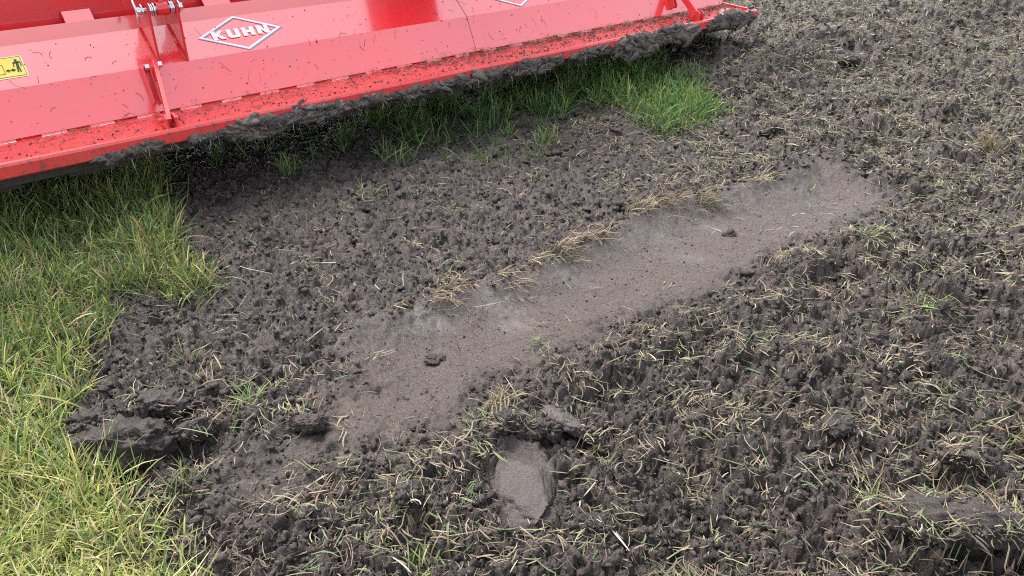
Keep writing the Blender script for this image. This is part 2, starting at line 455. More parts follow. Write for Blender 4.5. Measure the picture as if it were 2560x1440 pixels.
spec(1775, 1255, (.05, .035, .025), (0, R(10), R(-20)), 'round clod on the bottom right soil between green blades', zoff=.012, rough=.3)
spec(1700, 150, (.13, .08, .05), (0, 0, R(30)), 'dark clod by the standing grass at the machine end', zoff=.03, rough=.4)
spec(1785, 150, (.12, .08, .055), (R(-12), 0, R(10)), 'wet topped clod right of the standing grass', zoff=.03, rough=.4, wet=.25)
spec(2085, 15, (.16, .10, .07), (0, 0, R(10)), 'dark clod at the top edge of the field', zoff=.03, rough=.4)
spec(2385, 25, (.13, .12, .10), (R(20), R(20), R(10)), 'tilted grey clod at the top of the field', zoff=.03, rough=.35, wet=.3)
spec(2120, 175, (.10, .07, .05), (0, 0, R(40)), 'rounded dark clod in the straw of the upper right', zoff=.025, rough=.4)
spec(1930, 330, (.07, .05, .035), (0, 0, R(20)), 'clod on the crumbly bank above the trench end', zoff=.015, rough=.4)
spec(1700, 265 + 90, (.05, .04, .025), (0, 0, R(60)), 'small clod below the bright tip of the standing grass', zoff=.012, rough=.4)
spec(2075, 455, (.08, .03, .02), (0, 0, R(-40)), 'crumbling ridge of soil across the right trench end', zoff=-.03, rough=.5)
spec(1085, 862, (.035, .022, .016), (0, 0, R(15)), 'small dark crumb with roots lying on the trench floor', zoff=.004, rough=.5)
spec(1830, 555, (.035, .02, .012), (0, 0, R(25)), 'tiny rooty crumb lying in the trench middle', zoff=.002, rough=.5)
_cl = []
for a_, k_ in CLODS:
    if not k_.get('cover', True): continue
    c_ = at(a_[0], a_[1], 0.0)
    _cl.append((c_, float(ground_height(c_[:1], c_[1:2])[0]), a_[2], a_[3][2], k_.get('zoff', 0.0)))
def surface_height(x, y):
    h = ground_height(x, y)
    for c_, z_, sz, rz, zo in _cl:
        dx, dy = x - c_[0], y - c_[1]
        ux = (dx * math.cos(rz) + dy * math.sin(rz)) / sz[0]; uy = (-dx * math.sin(rz) + dy * math.cos(rz)) / sz[1]
        q_ = 1 - (np.abs(ux) ** 2.6 + np.abs(uy) ** 2.6)
        h = np.where(q_ > 0, np.maximum(h, z_ + zo + sz[2] * 0.55 * np.clip(q_, 0, 1) ** 0.4), h)
    return h

# ------------------------------------------------------------------ crumbs of soil
def ico(sub):
    bm = bmesh.new(); bmesh.ops.create_icosphere(bm, subdivisions=sub, radius=1.0)
    v = np.array([p.co[:] for p in bm.verts]); f = np.array([[q.index for q in t.verts] for t in bm.faces]); bm.free()
    return v, f
ICO = {k: ico(k) for k in (1, 2, 3, 5)}
def cube_tris():
    bm = bmesh.new(); bmesh.ops.create_cube(bm, size=1.5); bmesh.ops.triangulate(bm, faces=bm.faces)
    v = np.array([p.co[:] for p in bm.verts]); f = np.array([[q.index for q in t.verts] for t in bm.faces]); bm.free()
    return v, f
ICO[0] = cube_tris()
def rot_mats(n, rng):
    q = rng.normal(size=(n, 4)); q /= np.linalg.norm(q, axis=1)[:, None]
    w, x, y, z = q.T
    return np.stack([np.stack([1 - 2 * (y * y + z * z), 2 * (x * y - z * w), 2 * (x * z + y * w)], -1),
                     np.stack([2 * (x * y + z * w), 1 - 2 * (x * x + z * z), 2 * (y * z - x * w)], -1),
                     np.stack([2 * (x * z - y * w), 2 * (y * z + x * w), 1 - 2 * (x * x + y * y)], -1)], 1)
def lump_variants(sub, n, rng, rough=0.28):
    v, f = ICO[sub]
    out = []
    for k in range(n):
        o = rng.random(3) * 50
        d = np.array([1 + rough * 1.5 * mnoise.noise(Vector(p * 1.3 + o)) + rough * mnoise.noise(Vector(p * 3.1 + o)) + rough * .6 * mnoise.noise(Vector(p * 7 + o)) for p in v])
        out.append(v * d[:, None])
    return out, f
def crumbs_mesh(name, P, size, sub, rng, rough=0.3, flat=0.75):
    var, f = lump_variants(sub, 10, rng, rough)
    var = np.array(var)
    n = len(P); k = rng.integers(0, len(var), n)
    M = rot_mats(n, rng)
    sc = size[:, None] * (0.5 + 0.9 * rng.random((n, 3)))
    v = var[k] * sc[:, None, :]
    v = np.einsum('nij,nvj->nvi', M, v); v[:, :, 2] *= flat
    v = v + P[:, None, :]
    F = (f[None] + (np.arange(n) * v.shape[1])[:, None, None]).reshape(-1, 3)
    return v.reshape(-1, 3), F

def scatter(n, rng, y0=0.75, y1=9.0, power=1.7, margin=0.35):
    """points on the ground, denser near the photographer's end"""
    t = rng.random(n)
    a, b = y0 ** (2 - power), y1 ** (2 - power)
    y = (a + (b - a) * t) ** (1 / (2 - power))
    x = (rng.random(n) * 2 - 1) * (0.72 * y + margin)
    return x, y
def soil_scatter(n, rng, **kw):
    x, y = scatter(n, rng, **kw)
    gl, gs, tr, sc, pt = regions(x, y)
    s = x * AX[0] + y * AX[1]; nn = x * NX[0] + y * NX[1]
    return x, y, gl, gs, tr, sc, pt, s, nn
allV, allF, allT, off = [], [], [], 0
for (cnt, sub, lo, hi, pw) in ((52000, 0, 0.0025, 0.0085, 1.65), (3200, 1, 0.007, 0.017, 1.5)):
    x, y, gl, gs, tr, sc, pt, s, nn = soil_scatter(cnt, RNG, power=pw)
    keep = (gl < 0.03) & (gs < 0.02) & (sc < 0.0)
    p_bare = np.where(tr > 0.03, 0.30 if sub == 0 else 0.015, 1.0)
    p_bare = np.where(pt > 0.02, 0.3, p_bare)
    keep &= RNG.random(cnt) < p_bare
    x, y, tr = x[keep], y[keep], tr[keep]
    size = lo + (hi - lo) * RNG.random(len(x)) ** 2
    size = size * (0.85 + 0.16 * np.clip(y - 1, 0, 5)) * np.where(tr > 0.03, 0.45, 1)
    z = surface_height(x, y) + size * 0.25
    v, f = crumbs_mesh('crumbs', np.stack([x, y, z], 1), size, sub, RNG, 0.5)
    allV.append(v); allF.append(f + off); off += len(v); allT.append(np.repeat(RNG.random(len(x)), len(v) // len(x)))
crumbs = link('soil_crumbs', fast_mesh('soil_crumbs', np.concatenate(allV), np.concatenate(allF), False, None, SOIL, {'tone': np.concatenate(allT)}))
tag(crumbs, 'loose dark soil crumbs scattered over the tilled ground', 'soil crumbs', kind='stuff')
print('crumb tris', sum(len(f) for f in allF))

# ------------------------------------------------------------------ blades of grass and straw
def blades(base, head, length, width, lean, bend, cols, K=3, roll=None, rng=RNG, tipdark=None, wave=0.0):
    """strips that start at base, lean over along head and bend further; K segments"""
    n = len(base)
    dirh = np.stack([np.cos(head), np.sin(head), np.zeros(n)], 1)
    side0 = np.stack([-np.sin(head), np.cos(head), np.zeros(n)], 1)
    up = np.array([0, 0, 1.0])
    if roll is None: roll = rng.normal(0, 0.5, n)
    P = base.copy(); Vs = []; Cs = []
    wv = rng.normal(0, 1, n) * wave
    for k in range(K + 1):
        t = k / K
        ang = lean + bend * t
        d = dirh * np.sin(ang)[:, None] + up * np.cos(ang)[:, None] + side0 * (wv * (t - 0.3))[:, None]
        nrm = dirh * np.cos(ang)[:, None] - up * np.sin(ang)[:, None]
        sd = side0 * np.cos(roll)[:, None] + nrm * np.sin(roll)[:, None]
        w = width * (0.75 + 0.5 * t - 1.05 * t ** 2.5) * 0.5
        if k < K:
            Vs += [P - sd * w[:, None], P + sd * w[:, None]]
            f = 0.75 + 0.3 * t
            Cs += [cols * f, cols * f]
        else:
            Vs += [P]; Cs += [cols * 1.08]
        P = P + d * (length / K)[:, None]
    V = np.stack(Vs, 1); C = np.stack(Cs, 1); m = V.shape[1]
    fl = []
    for k in range(K - 1):
        a = 2 * k; fl += [[a, a + 1, a + 3], [a, a + 3, a + 2]]
    a = 2 * (K - 1); fl += [[a, a + 1, a + 2]]
    F = (np.array(fl)[None] + (np.arange(n) * m)[:, None, None]).reshape(-1, 3)
    return V.reshape(-1, 3), F, C.reshape(-1, 3)
def strips(base, head, length, width, cols, rng, curl=0.6, lift=0.02, K=3):
    """pieces lying on the ground: follow the surface, curl sideways, stick up a little"""
    n = len(base)
    V = []; C = []
    c = rng.normal(0, curl, n)
    tilt = rng.normal(0.0, 0.28, n)
    a = head.copy(); P = base.copy()
    for k in range(K + 1):
        t = k / K
        sd = np.stack([-np.sin(a), np.cos(a), rng.normal(0, 0.35, n)], 1)
        w = width * (0.5 if k in (0, K) else 0.62) * (1 if k < K else 0.5)
        V += [P - sd * w[:, None] * .8, P + sd * w[:, None] * .8]; C += [cols * (0.9 + 0.15 * t)] * 2
        st = length / K
        P = P + np.stack([np.cos(a) * st * np.cos(tilt), np.sin(a) * st * np.cos(tilt), st * np.sin(tilt)], 1)
        a = a + c; tilt = tilt * 0.7 - 0.05
    V = np.stack(V, 1); C = np.stack(C, 1); m = V.shape[1]
    # keep every piece on or above the surface
    flat = V.reshape(-1, 3)
    return flat, m, C.reshape(-1, 3), K
def strips_mesh(base, head, length, width, cols, rng, ground_fn, curl=0.35, lift=0.004, K=3, sink=0.6):
    flat, m, C, K = strips(base, head, length, width, cols, rng, curl, lift, K)
    g = ground_fn(flat[:, 0], flat[:, 1]) + 0.0015
    z = flat[:, 2]
    flat[:, 2] = np.where(z < g, g * sink + z * (1 - sink), z)
    n = len(base); fl = []
    for k in range(K):
        a = 2 * k; fl += [[a, a + 1, a + 3, a + 2]]
    F = (np.array(fl)[None] + (np.arange(n) * m)[:, None, None]).reshape(-1, 4)
    return flat, F, C
def pick(cols, n, rng, p=None, jit=0.24):
    cols = np.array(cols); k = rng.choice(len(cols), n, p=p)
    return cols[k] * np.clip(1 + rng.normal(0, jit, (n, 1)), .35, 1.7) * (1 + rng.normal(0, 0.05, (n, 3)))

G_COLS = [(0.20, 0.29, 0.065), (0.29, 0.37, 0.09), (0.42, 0.44, 0.14), (0.14, 0.25, 0.085), (0.50, 0.46, 0.18), (0.56, 0.49, 0.30)]
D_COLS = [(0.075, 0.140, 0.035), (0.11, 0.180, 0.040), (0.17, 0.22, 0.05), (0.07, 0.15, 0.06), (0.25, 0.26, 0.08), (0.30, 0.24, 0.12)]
S_COLS = [(0.245, 0.202, 0.128), (0.165, 0.125, 0.083), (0.112, 0.080, 0.058), (0.155, 0.172, 0.078), (0.095, 0.150, 0.060), (0.34, 0.30, 0.22), (0.080, 0.058, 0.045)]

def grass_patch(name, P, n, rng, box, cols_fn, len_rng, wid, dens_fn, label):
    x = box[0] + (box[1] - box[0]) * rng.random(n); y = box[2] + (box[3] - box[2]) * rng.random(n)
    d = dens_fn(x, y)
    k = rng.random(n) < d
    x, y = x[k], y[k]; n = len(x)
    # blades stand in little bunches
    clump = perlin(x * 22, y * 22, 91)
    z = ground_height(x, y)
    base = np.stack([x, y, z - 0.004], 1)
    patch = fbm(x * 5, y * 5, 2, 95)
    L = (len_rng[0] + (len_rng[1] - len_rng[0]) * rng.random(n) ** 1.4) * (0.85 + 0.5 * np.clip(patch, -.6, .8))
    head = rng.random(n) * 2 * np.pi + 1.2 * perlin(x * 6, y * 6, 93)
    lean = np.abs(rng.normal(0.75, 0.45, n)); bend = rng.normal(0.45, 0.5, n)
    w = wid * (0.6 + 0.8 * rng.random(n)) * (0.85 + 0.12 * np.clip(y - 1.2, 0, 4))
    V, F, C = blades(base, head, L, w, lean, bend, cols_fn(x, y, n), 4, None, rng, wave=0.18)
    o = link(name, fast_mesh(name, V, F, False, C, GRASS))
    print(name, n)
    return tag(o, label, 'grass', kind='stuff')

def soft(P, x, y, w=0.05): return sstep(-w, w * .7, sdist(P, x, y) + 0.03 * perlin(x * 16, y * 16, 99) + 0.03 * perlin(x * 45, y * 45, 92))
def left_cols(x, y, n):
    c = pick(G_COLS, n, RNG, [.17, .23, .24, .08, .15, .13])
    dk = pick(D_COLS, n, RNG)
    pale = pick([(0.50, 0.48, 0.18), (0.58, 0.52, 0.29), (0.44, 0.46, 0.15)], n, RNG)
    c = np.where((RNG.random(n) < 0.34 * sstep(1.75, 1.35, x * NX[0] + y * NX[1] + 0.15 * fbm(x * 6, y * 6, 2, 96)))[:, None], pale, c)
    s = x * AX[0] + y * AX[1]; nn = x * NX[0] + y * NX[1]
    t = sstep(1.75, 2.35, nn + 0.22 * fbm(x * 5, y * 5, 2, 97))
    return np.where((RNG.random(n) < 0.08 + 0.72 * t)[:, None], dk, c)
LX0, LX1 = -2.35, -0.4
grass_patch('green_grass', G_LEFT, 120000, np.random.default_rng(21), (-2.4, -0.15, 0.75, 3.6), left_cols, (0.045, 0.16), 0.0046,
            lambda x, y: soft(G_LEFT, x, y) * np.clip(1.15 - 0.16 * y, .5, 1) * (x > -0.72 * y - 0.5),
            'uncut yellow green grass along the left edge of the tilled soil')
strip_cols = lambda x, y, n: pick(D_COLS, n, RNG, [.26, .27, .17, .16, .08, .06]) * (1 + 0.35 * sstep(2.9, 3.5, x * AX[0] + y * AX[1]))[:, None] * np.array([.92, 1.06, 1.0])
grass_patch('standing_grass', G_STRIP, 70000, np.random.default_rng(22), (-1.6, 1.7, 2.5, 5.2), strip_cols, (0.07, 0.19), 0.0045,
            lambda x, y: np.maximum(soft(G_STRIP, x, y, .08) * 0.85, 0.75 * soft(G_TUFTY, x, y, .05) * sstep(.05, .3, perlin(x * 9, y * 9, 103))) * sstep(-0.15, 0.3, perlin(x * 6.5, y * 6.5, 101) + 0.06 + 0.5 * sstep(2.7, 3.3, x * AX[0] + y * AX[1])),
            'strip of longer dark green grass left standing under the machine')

# ------------------------------------------------------------------ chopped grass and straw lying on the tilled soil
rng = np.random.default_rng(31)
LV, LF, LC, lo = [], [], [], 0
def add_litter(n, power, lrng, wrng, probs, cond, curl=0.35, lift=(-0.005, 0.008), y1=9.0, heads=None, y0=0.75, K=2):
    global lo
    x, y, gl, gs, tr, sc, pt, s, nn = soil_scatter(n, rng, power=power, y1=y1, y0=y0)
    p = cond(x, y, gl, gs, tr, sc, pt, s, nn)
    k = rng.random(n) < p
    x, y, nn, s = x[k], y[k], nn[k], s[k]; m = len(x)
    far = np.clip(y - 1.2, 0, 6)
    L = (lrng[0] + (lrng[1] - lrng[0]) * rng.random(m) ** 1.8) * (1 + 0.10 * far)
    W = (wrng[0] + (wrng[1] - wrng[0]) * rng.random(m) ** 1.5) * (1 + 0.10 * far)
    head = rng.random(m) * 2 * np.pi if heads is None else heads(m)
    z = surface_height(x, y) + lift[0] + (lift[1] - lift[0]) * rng.random(m)
    v, f, c = strips_mesh(np.stack([x, y, z], 1), head, L, W, pick(S_COLS, m, rng, probs), rng, surface_height, curl, K=K)
    LV.append(v); LF.append(f + lo); LC.append(c); lo += len(v)
def dens_field(x, y, gl, gs, tr, sc, pt, s, nn):
    d = np.where(nn < 1.35, 0.75, 0.55)
    d = np.where((nn > 1.75) & (s < 3.2), 0.33, d)              # finer, cleaner crumb next to the machine
    d = np.where((s > 2.6) & (nn > 1.9), 0.9, d)
    d = np.where(s > 3.3, 1.0, d)
    d = d * (0.35 + 1.1 * np.clip(fbm(x * 5.5, y * 5.5, 3, 120) + 0.3, 0, 1))
    d = np.where(tr > -0.01, 0.05, d); d = np.where(sc > -0.005, 0.04, d); d = np.where(pt > 0, 0.15, d)
    return np.where((gl > 0.03) | (gs > 0.03), 0.0, d)
P_DRY = [.16, .20, .22, .12, .06, .04, .20]
add_litter(100000, 1.4, (0.006, 0.034), (0.0009, 0.0030), P_DRY, dens_field, curl=.2)
add_litter(110000, 0.85, (0.015, 0.060), (0.0022, 0.0046), [.24, .20, .13, .20, .07, .08, .08], lambda *a: dens_field(*a) * 1.3 * (a[7] > 2.3), lift=(0.002, 0.022), y0=2.2)
add_litter(6500, 1.4, (0.025, 0.07), (0.0018, 0.0038), [.04, .02, .02, .30, .54, .06, .02], lambda *a: dens_field(*a) * 0.9, curl=0.18, lift=(0.003, 0.02), K=3)
add_litter(4200, 1.6, (0.03, 0.11), (0.0018, 0.0036), [.45, .12, .05, .14, .04, .20, .0], lambda *a: dens_field(*a) * 0.8, curl=0.3, lift=(0.004, 0.022), K=3)
add_litter(14000, 1.5, (0.03, 0.09), (0.0006, 0.0014), [.10, .28, .30, .04, .0, .04, .24], lambda *a: dens_field(*a), curl=0.45, lift=(0.0, 0.014), K=4)
# matted bunches: pieces that share a place, a direction and a colour
def add_mats(nc, per, power, y0, y1, cond, L0, W0):
    global lo
    x, y, gl, gs, tr, sc, pt, s, nn = soil_scatter(nc, rng, power=power, y0=y0, y1=y1)
    k = rng.random(nc) < cond(x, y, gl, gs, tr, sc, pt, s, nn)
    x, y = x[k], y[k]; n = len(x)
    cnt = rng.integers(per[0], per[1], n); idx = np.repeat(np.arange(n), cnt); m = len(idx)
    hd = rng.random(n) * 6.283; far = np.clip(y - 1.2, 0, 6)
    sp = (0.012 + 0.02 * rng.random(n)) * (1 + .1 * far)
    px = x[idx] + rng.normal(0, 1, m) * sp[idx]; py = y[idx] + rng.normal(0, 1, m) * sp[idx]
    kind = rng.choice(4, n, p=[.34, .30, .16, .20])
    pal = np.array([(0.245, 0.20, 0.13), (0.155, 0.115, 0.078), (0.095, 0.15, 0.060), (0.225, 0.22, 0.115)])
    cc = pal[kind][idx] * np.clip(1 + rng.normal(0, .28, (m, 1)), .35, 1.8) * (1 + rng.normal(0, .06, (m, 3)))
    L = (L0 * (0.35 + 0.9 * rng.random(m))) * (1 + .08 * far[idx]); W = W0 * (0.5 + 0.8 * rng.random(m)) * (1 + .1 * far[idx])
    z = surface_height(px, py) + 0.014 * rng.random(m)
    v, f, c = strips_mesh(np.stack([px, py, z], 1), hd[idx] + rng.normal(0, .5, m) + np.pi * (rng.random(m) < .3), L, W, cc, rng, surface_height, .25, K=3)
    LV.append(v); LF.append(f + lo); LC.append(c); lo += len(v)
add_mats(5200, (6, 20), 1.3, 0.8, 7.5, lambda *a: dens_field(*a) * np.where((a[8] > 1.75) & (a[7] < 3.0), .5, 1.0), 0.042, 0.0024)
litter = link('grass_litter', fast_mesh('grass_litter', np.concatenate(LV), np.concatenate(LF), False, np.concatenate(LC), STRAW))
tag(litter, 'chopped straw and torn green blades strewn over the tilled soil', 'litter', kind='stuff')
print('litter quads', sum(len(f) for f in LF))
# short tilted stalks and shredded roots sticking out of the crumb
x, y, gl, gs, tr, sc, pt, s, nn = soil_scatter(9000, rng, power=1.5)
k = rng.random(len(x)) < dens_field(x, y, gl, gs, tr, sc, pt, s, nn) * 0.9
x, y = x[k], y[k]; m = len(x)
V_, F_, C_ = blades(np.stack([x, y, surface_height(x, y) - 0.003], 1), rng.random(m) * 6.283, (0.015 + 0.04 * rng.random(m) ** 2) * (1 + .12 * np.clip(y - 1.2, 0, 5)),
                    (0.0014 + 0.002 * rng.random(m)) * (1 + .12 * np.clip(y - 1.2, 0, 5)), np.abs(rng.normal(0.9, 0.4, m)), rng.normal(0.5, 0.5, m), pick(S_COLS, m, rng, [.2, .18, .16, .2, .14, .06, .06]), 3, None, rng, wave=.3)
stub = link('grass_stubble', fast_mesh('grass_stubble', V_, F_, False, C_, STRAW))
tag(stub, 'short torn stalks sticking up out of the loose soil', 'stubble', kind='stuff')
# fine pale root hairs combed across the trench floor
x, y = scatter(9000, rng, power=1.2, y0=1.0, y1=4.2)
d = sdist(TRENCH, x, y); k = (d > 0.0) & (rng.random(len(x)) < 0.75)
x, y = x[k], y[k]; m = len(x)
hd = math.atan2(NX[1], NX[0]) + math.pi + rng.normal(0.5, 0.55, m)
cc = pick([(0.16, 0.125, 0.09), (0.12, 0.09, 0.065), (0.035, 0.028, 0.026), (0.04, 0.032, 0.03), (0.22, 0.18, 0.12)], m, rng, [.28, .25, .22, .17, .08])
v, f, c = strips_mesh(np.stack([x, y, ground_height(x, y) + 0.001], 1), hd, 0.012 + 0.05 * rng.random(m) ** 2, 0.0006 + 0.0007 * rng.random(m), cc, rng, ground_height, 0.3, sink=1.0)
roots = link('root_hairs', fast_mesh('root_hairs', v, f, False, c, STRAW))
tag(roots, 'fine combed root hairs on the scraped trench floor', 'roots', kind='stuff')

# bleached straw fringe hanging over the far edge of the trench
EP = TRENCH[1:11]
seg = np.linalg.norm(np.diff(EP, axis=0), axis=1); cum = np.concatenate([[0], np.cumsum(seg)])
tt = rng.random(1600) * cum[-1]
keep = perlin(tt * 8.5, tt * 0 + .5, 130) + 0.35 * rng.normal(size=len(tt)) > 0.2
tt = tt[keep]
ex = np.interp(tt, cum, EP[:, 0]); ey = np.interp(tt, cum, EP[:, 1])
o_ = np.abs(rng.normal(0, .03, len(tt))) - 0.006
ex = ex + NX[0] * o_; ey = ey + NX[1] * o_; m = len(ex)
V_, F_, C_ = blades(np.stack([ex, ey, ground_height(ex, ey) + .002], 1), math.atan2(-NX[1], -NX[0]) + 0.4 + rng.normal(0, .55, m), 0.02 + 0.06 * rng.random(m) ** 1.5, 0.0016 + .0018 * rng.random(m),
                    rng.normal(1.25, .28, m), rng.normal(.35, .25, m), pick([(0.38, 0.31, 0.19), (0.30, 0.22, 0.135), (0.22, 0.14, 0.09), (0.46, 0.41, 0.30), (0.17, 0.20, 0.075)], m, rng, [.22, .26, .24, .16, .12], .3), 3, None, rng, wave=.25)
fr = link('straw_fringe', fast_mesh('straw_fringe', V_, F_, False, C_, STRAW))
tag(fr, 'bleached straw fringe combed down over the far trench edge', 'straw', kind='stuff')

# ------------------------------------------------------------------ single tufts that can be told apart
def grass_tuft(px, py, n, L, W, cols, probs, label, lean=(0.7, 0.35), head=None, spread=0.03, z=0.0, name='grass_tuft', cat='tuft', group=None, hs=0.6):
    r = np.random.default_rng(int(px * 7 + py))
    c = at(px, py, z)
    base = np.zeros((n, 3)); base[:, :2] = r.normal(0, spread, (n, 2))
    gz = ground_height(base[:, 0] + c[0], base[:, 1] + c[1]); c0 = float(ground_height(c[:1], c[1:2])[0])
    base[:, 2] = gz - c0 - 0.003
    hd = r.random(n) * 6.283 if head is None else head + r.normal(0, hs, n)
    V, F, C = blades(base, hd, L * (0.5 + 0.7 * r.random(n)), W * (0.6 + 0.7 * r.random(n)), np.abs(r.normal(lean[0], lean[1], n)), np.abs(r.normal(0.5, 0.35, n)), pick(cols, n, r, probs), 4, None, r, wave=.25)
    o = link(name, fast_mesh(name, V, F, False, C, STRAW))
    o.location = (c[0], c[1], c0)
    return tag(o, label, cat, group)
DOWN = math.atan2(-NX[1], -NX[0])
STRAWS = [(0.29, 0.235, 0.14), (0.23, 0.165, 0.095), (0.17, 0.11, 0.068), (0.36, 0.32, 0.22), (0.15, 0.175, 0.065)]
GREENS = [(0.08, 0.16, 0.042), (0.12, 0.20, 0.055), (0.19, 0.22, 0.07), (0.26, 0.245, 0.11)]
EDGE = 'bleached grass tufts along the trench edge'
for (px, py, n, L, lab) in (
        (1100, 738, 60, .075, 'pale straw tuft nearest the left end of the trench edge'),
        (1268, 690, 70, .075, 'tan straw tuft on the trench edge above the palest smear'),
        (1400, 622, 90, .085, 'reddish brown straw tuft at the middle of the trench edge'),
        (1495, 575, 70, .095, 'straw tuft with long stems hanging into the trench middle'),
        (1585, 512, 90, .085, 'spiky tan tuft standing up from the trench edge'),
        (1660, 495, 100, .095, 'broad matted straw tuft beside the spiky tan tuft'),
        (1765, 488, 100, .10, 'yellow green combed tuft drooping over the trench edge'),
        (1880, 440, 80, .09, 'green and straw tuft at the right end of the trench edge')):
    gp = [.2, .2, .12, .18, .3] if px > 1700 else [.28, .26, .2, .2, .06]
    grass_tuft(px, py, n, L, 0.0026, STRAWS, gp, lab, (1.05, 0.3), DOWN + 0.35, 0.035, group=EDGE, hs=0.75)
LOOSE = 'grass tufts lying in the tilled soil'
for (px, py, n, L, W, cols, lab, lean) in (
        (1255, 1015, 70, .075, .0028, STRAWS, 'dry tan tuft above the smooth soil slab', .9),
        (835, 1222, 45, .07, .0026, STRAWS, 'curled yellow tuft on dark soil in the lower middle', 1.2),
        (1345, 445, 34, .075, .0032, GREENS, 'small bright green tuft on crumbly soil above the trench', 1.15),
        (930, 470, 36, .09, .0032, GREENS, 'olive green tuft in the shade before the machine', 1.15),
        (1130, 510, 30, .05, .003, GREENS, 'tiny lone green tuft left of the trench in fine crumb', 1.15),
        (720, 425, 70, .11, .0034, GREENS, 'dark green tuft growing just under the muddy lip', .5),
        (860, 345, 80, .11, .0034, GREENS, 'olive tuft growing under the biggest mud clump', .5),
        (1370, 350, 80, .10, .0036, GREENS, 'upright green tuft between the standing strip and crumbly soil', .45),
        (470, 890, 36, .07, .003, GREENS, 'thin green sprig with a pink stem left of the trench', .8),
        (520, 930, 40, .06, .0034, STRAWS, 'ragged brown and green tuft near the large clod', .9),
        (630, 1005, 70, .11, .003, GREENS, 'flattened olive tuft between the large clod and the trench', 1.25),
        (2475, 385, 110, .13, .004, STRAWS, 'bright straw tuft near the right edge of the field', .7),
        (2400, 1290, 70, .08, .003, STRAWS, 'large dry root tuft in the lower right corner', .9),
        (2180, 1240, 60, .08, .0028, STRAWS, 'brown rooty tuft left of the big lower right clods', 1.0),
        (2545, 1095, 90, .10, .0034, STRAWS, 'pale straw heap at the right picture edge', 1.0),
        (2310, 790, 60, .10, .0036, GREENS, 'green torn tuft in the middle of the right hand litter', 1.1),
        (2170, 625, 50, .09, .0034, GREENS, 'green sprig tucked under soil right of the trench', 1.0),
        (1930, 670, 40, .06, .003, STRAWS, 'small root tuft at the near rim of the trench', .9),
        (1060, 1375, 40, .085, .004, GREENS, 'fresh green blades at the bottom edge below the slab', .7),
        (455, 1215, 30, .11, .004, GREENS, 'tall fresh blades at the turf edge below the large clod', .35)):
    grass_tuft(px, py, n, L, W, cols, None, lab, (lean, 0.35), None, 0.024, group=LOOSE)

# ------------------------------------------------------------------ large clods and smeared slabs
def lumpy(sub, size, seed, rough=0.22, block=0.8):
    """a broken clod: a blunt block, chipped by random planes, then roughened"""
    v, f = ICO[5 if sub == 4 else sub]
    rg = np.random.default_rng(seed); o = rg.random(3) * 90
    v = np.sign(v) * np.abs(v) ** block
    v = v * np.array(size)
    for k in range(9):
        nn_ = rg.normal(size=3); nn_ /= np.linalg.norm(nn_)
        ext = (v @ nn_).max(); d = ext * rg.uniform(0.55, 0.9)
        ov = np.clip(v @ nn_ - d, 0, None); v = v - ov[:, None] * nn_ * 0.92
    amp = rough * (0.3 * min(size) + 0.012)
    d = [abs(mnoise.noise(Vector(p * 26 + o))) * 1.5 - .5 + 0.8 * abs(mnoise.noise(Vector(p * 70 + o))) - .3 + .5 * mnoise.noise(Vector(p * 160 + o)) for p in v]
    nrm = v / (np.linalg.norm(v, axis=1)[:, None] + 1e-9)
    return v + nrm * (np.array(d) * amp * 1.7)[:, None], f
def clod(px, py, size, rot, label, name='soil_clod', zoff=0.0, sub=4, rough=0.6, wet=0.0, bare=0.0, group='large clods on the tilled soil', seed=None, cat='clod', cover=True, block=0.8):
    v, f = lumpy(sub, size, seed or int(px + py), rough, block)
    me = fast_mesh(name, v, f, True, None, SOIL, {'wet': np.full(len(v), wet), 'bare': np.full(len(v), bare)})
    o = link(name, me)
    c = at(px, py, 0.0); z = float(ground_height(c[:1], c[1:2])[0])
    o.location = (c[0], c[1], z + zoff); o.rotation_euler = rot
    return tag(o, label, cat, group, 'thing')

for a_, k_ in CLODS: clod(*a_, **k_)

# ------------------------------------------------------------------ the rotary tiller
tiller = bpy.data.objects.new('rotary_tiller', None)
COL.objects.link(tiller)
tiller.location = (NX[0] * LIP_N, NX[1] * LIP_N, 0.0)
tiller.rotation_euler = (0, 0, R(90) - AZ)
tag(tiller, 'red rotary tiller with glossy folded hood and mud caked rear lip', 'tiller')
def rot2(v): return v
def part(name, bm, mat, parent=tiller, smooth=False, bevel=0.0):
    if bevel:
        bmesh.ops.bevel(bm, geom=list(bm.edges), offset=bevel, segments=2, profile=0.5, affect='EDGES', clamp_overlap=True)
    bmesh.ops.recalc_face_normals(bm, faces=bm.faces)
    me = bpy.data.meshes.new(name); bm.to_mesh(me); bm.free()
    if smooth:
        me.polygons.foreach_set('use_smooth', np.ones(len(me.polygons), bool))
    me.materials.append(mat)
    return link(name, me, parent)
def prism(bm, pts, x0, x1):
    """a (Y, Z) outline drawn out along X"""
    a = [bm.verts.new((x0, y, z)) for y, z in pts]; b = [bm.verts.new((x1, y, z)) for y, z in pts]
    n = len(pts)
    bm.faces.new(a); bm.faces.new(b[::-1])
    for i in range(n):
        bm.faces.new((a[i], a[(i + 1) % n], b[(i + 1) % n], b[i]))
    return bm
def sheet(p0, p1, x0, x1, th=0.006, bm=None):
    bm = bm or bmesh.new()
    p0 = np.array(p0); p1 = np.array(p1); d = (p1 - p0) / np.linalg.norm(p1 - p0); nrm = np.array([d[1], -d[0]])  # inward (away from the viewer, down)
    return prism(bm, [tuple(p0), tuple(p1), tuple(p1 + nrm * th), tuple(p0 + nrm * th)], x0, x1)
def cyl_x(bm, x0, x1, y, z, r, n=20, r2=None):
    pts = [(y + r * math.cos(2 * math.pi * k / n), z + r * math.sin(2 * math.pi * k / n)) for k in range(n)]
    return prism(bm, pts, x0, x1)
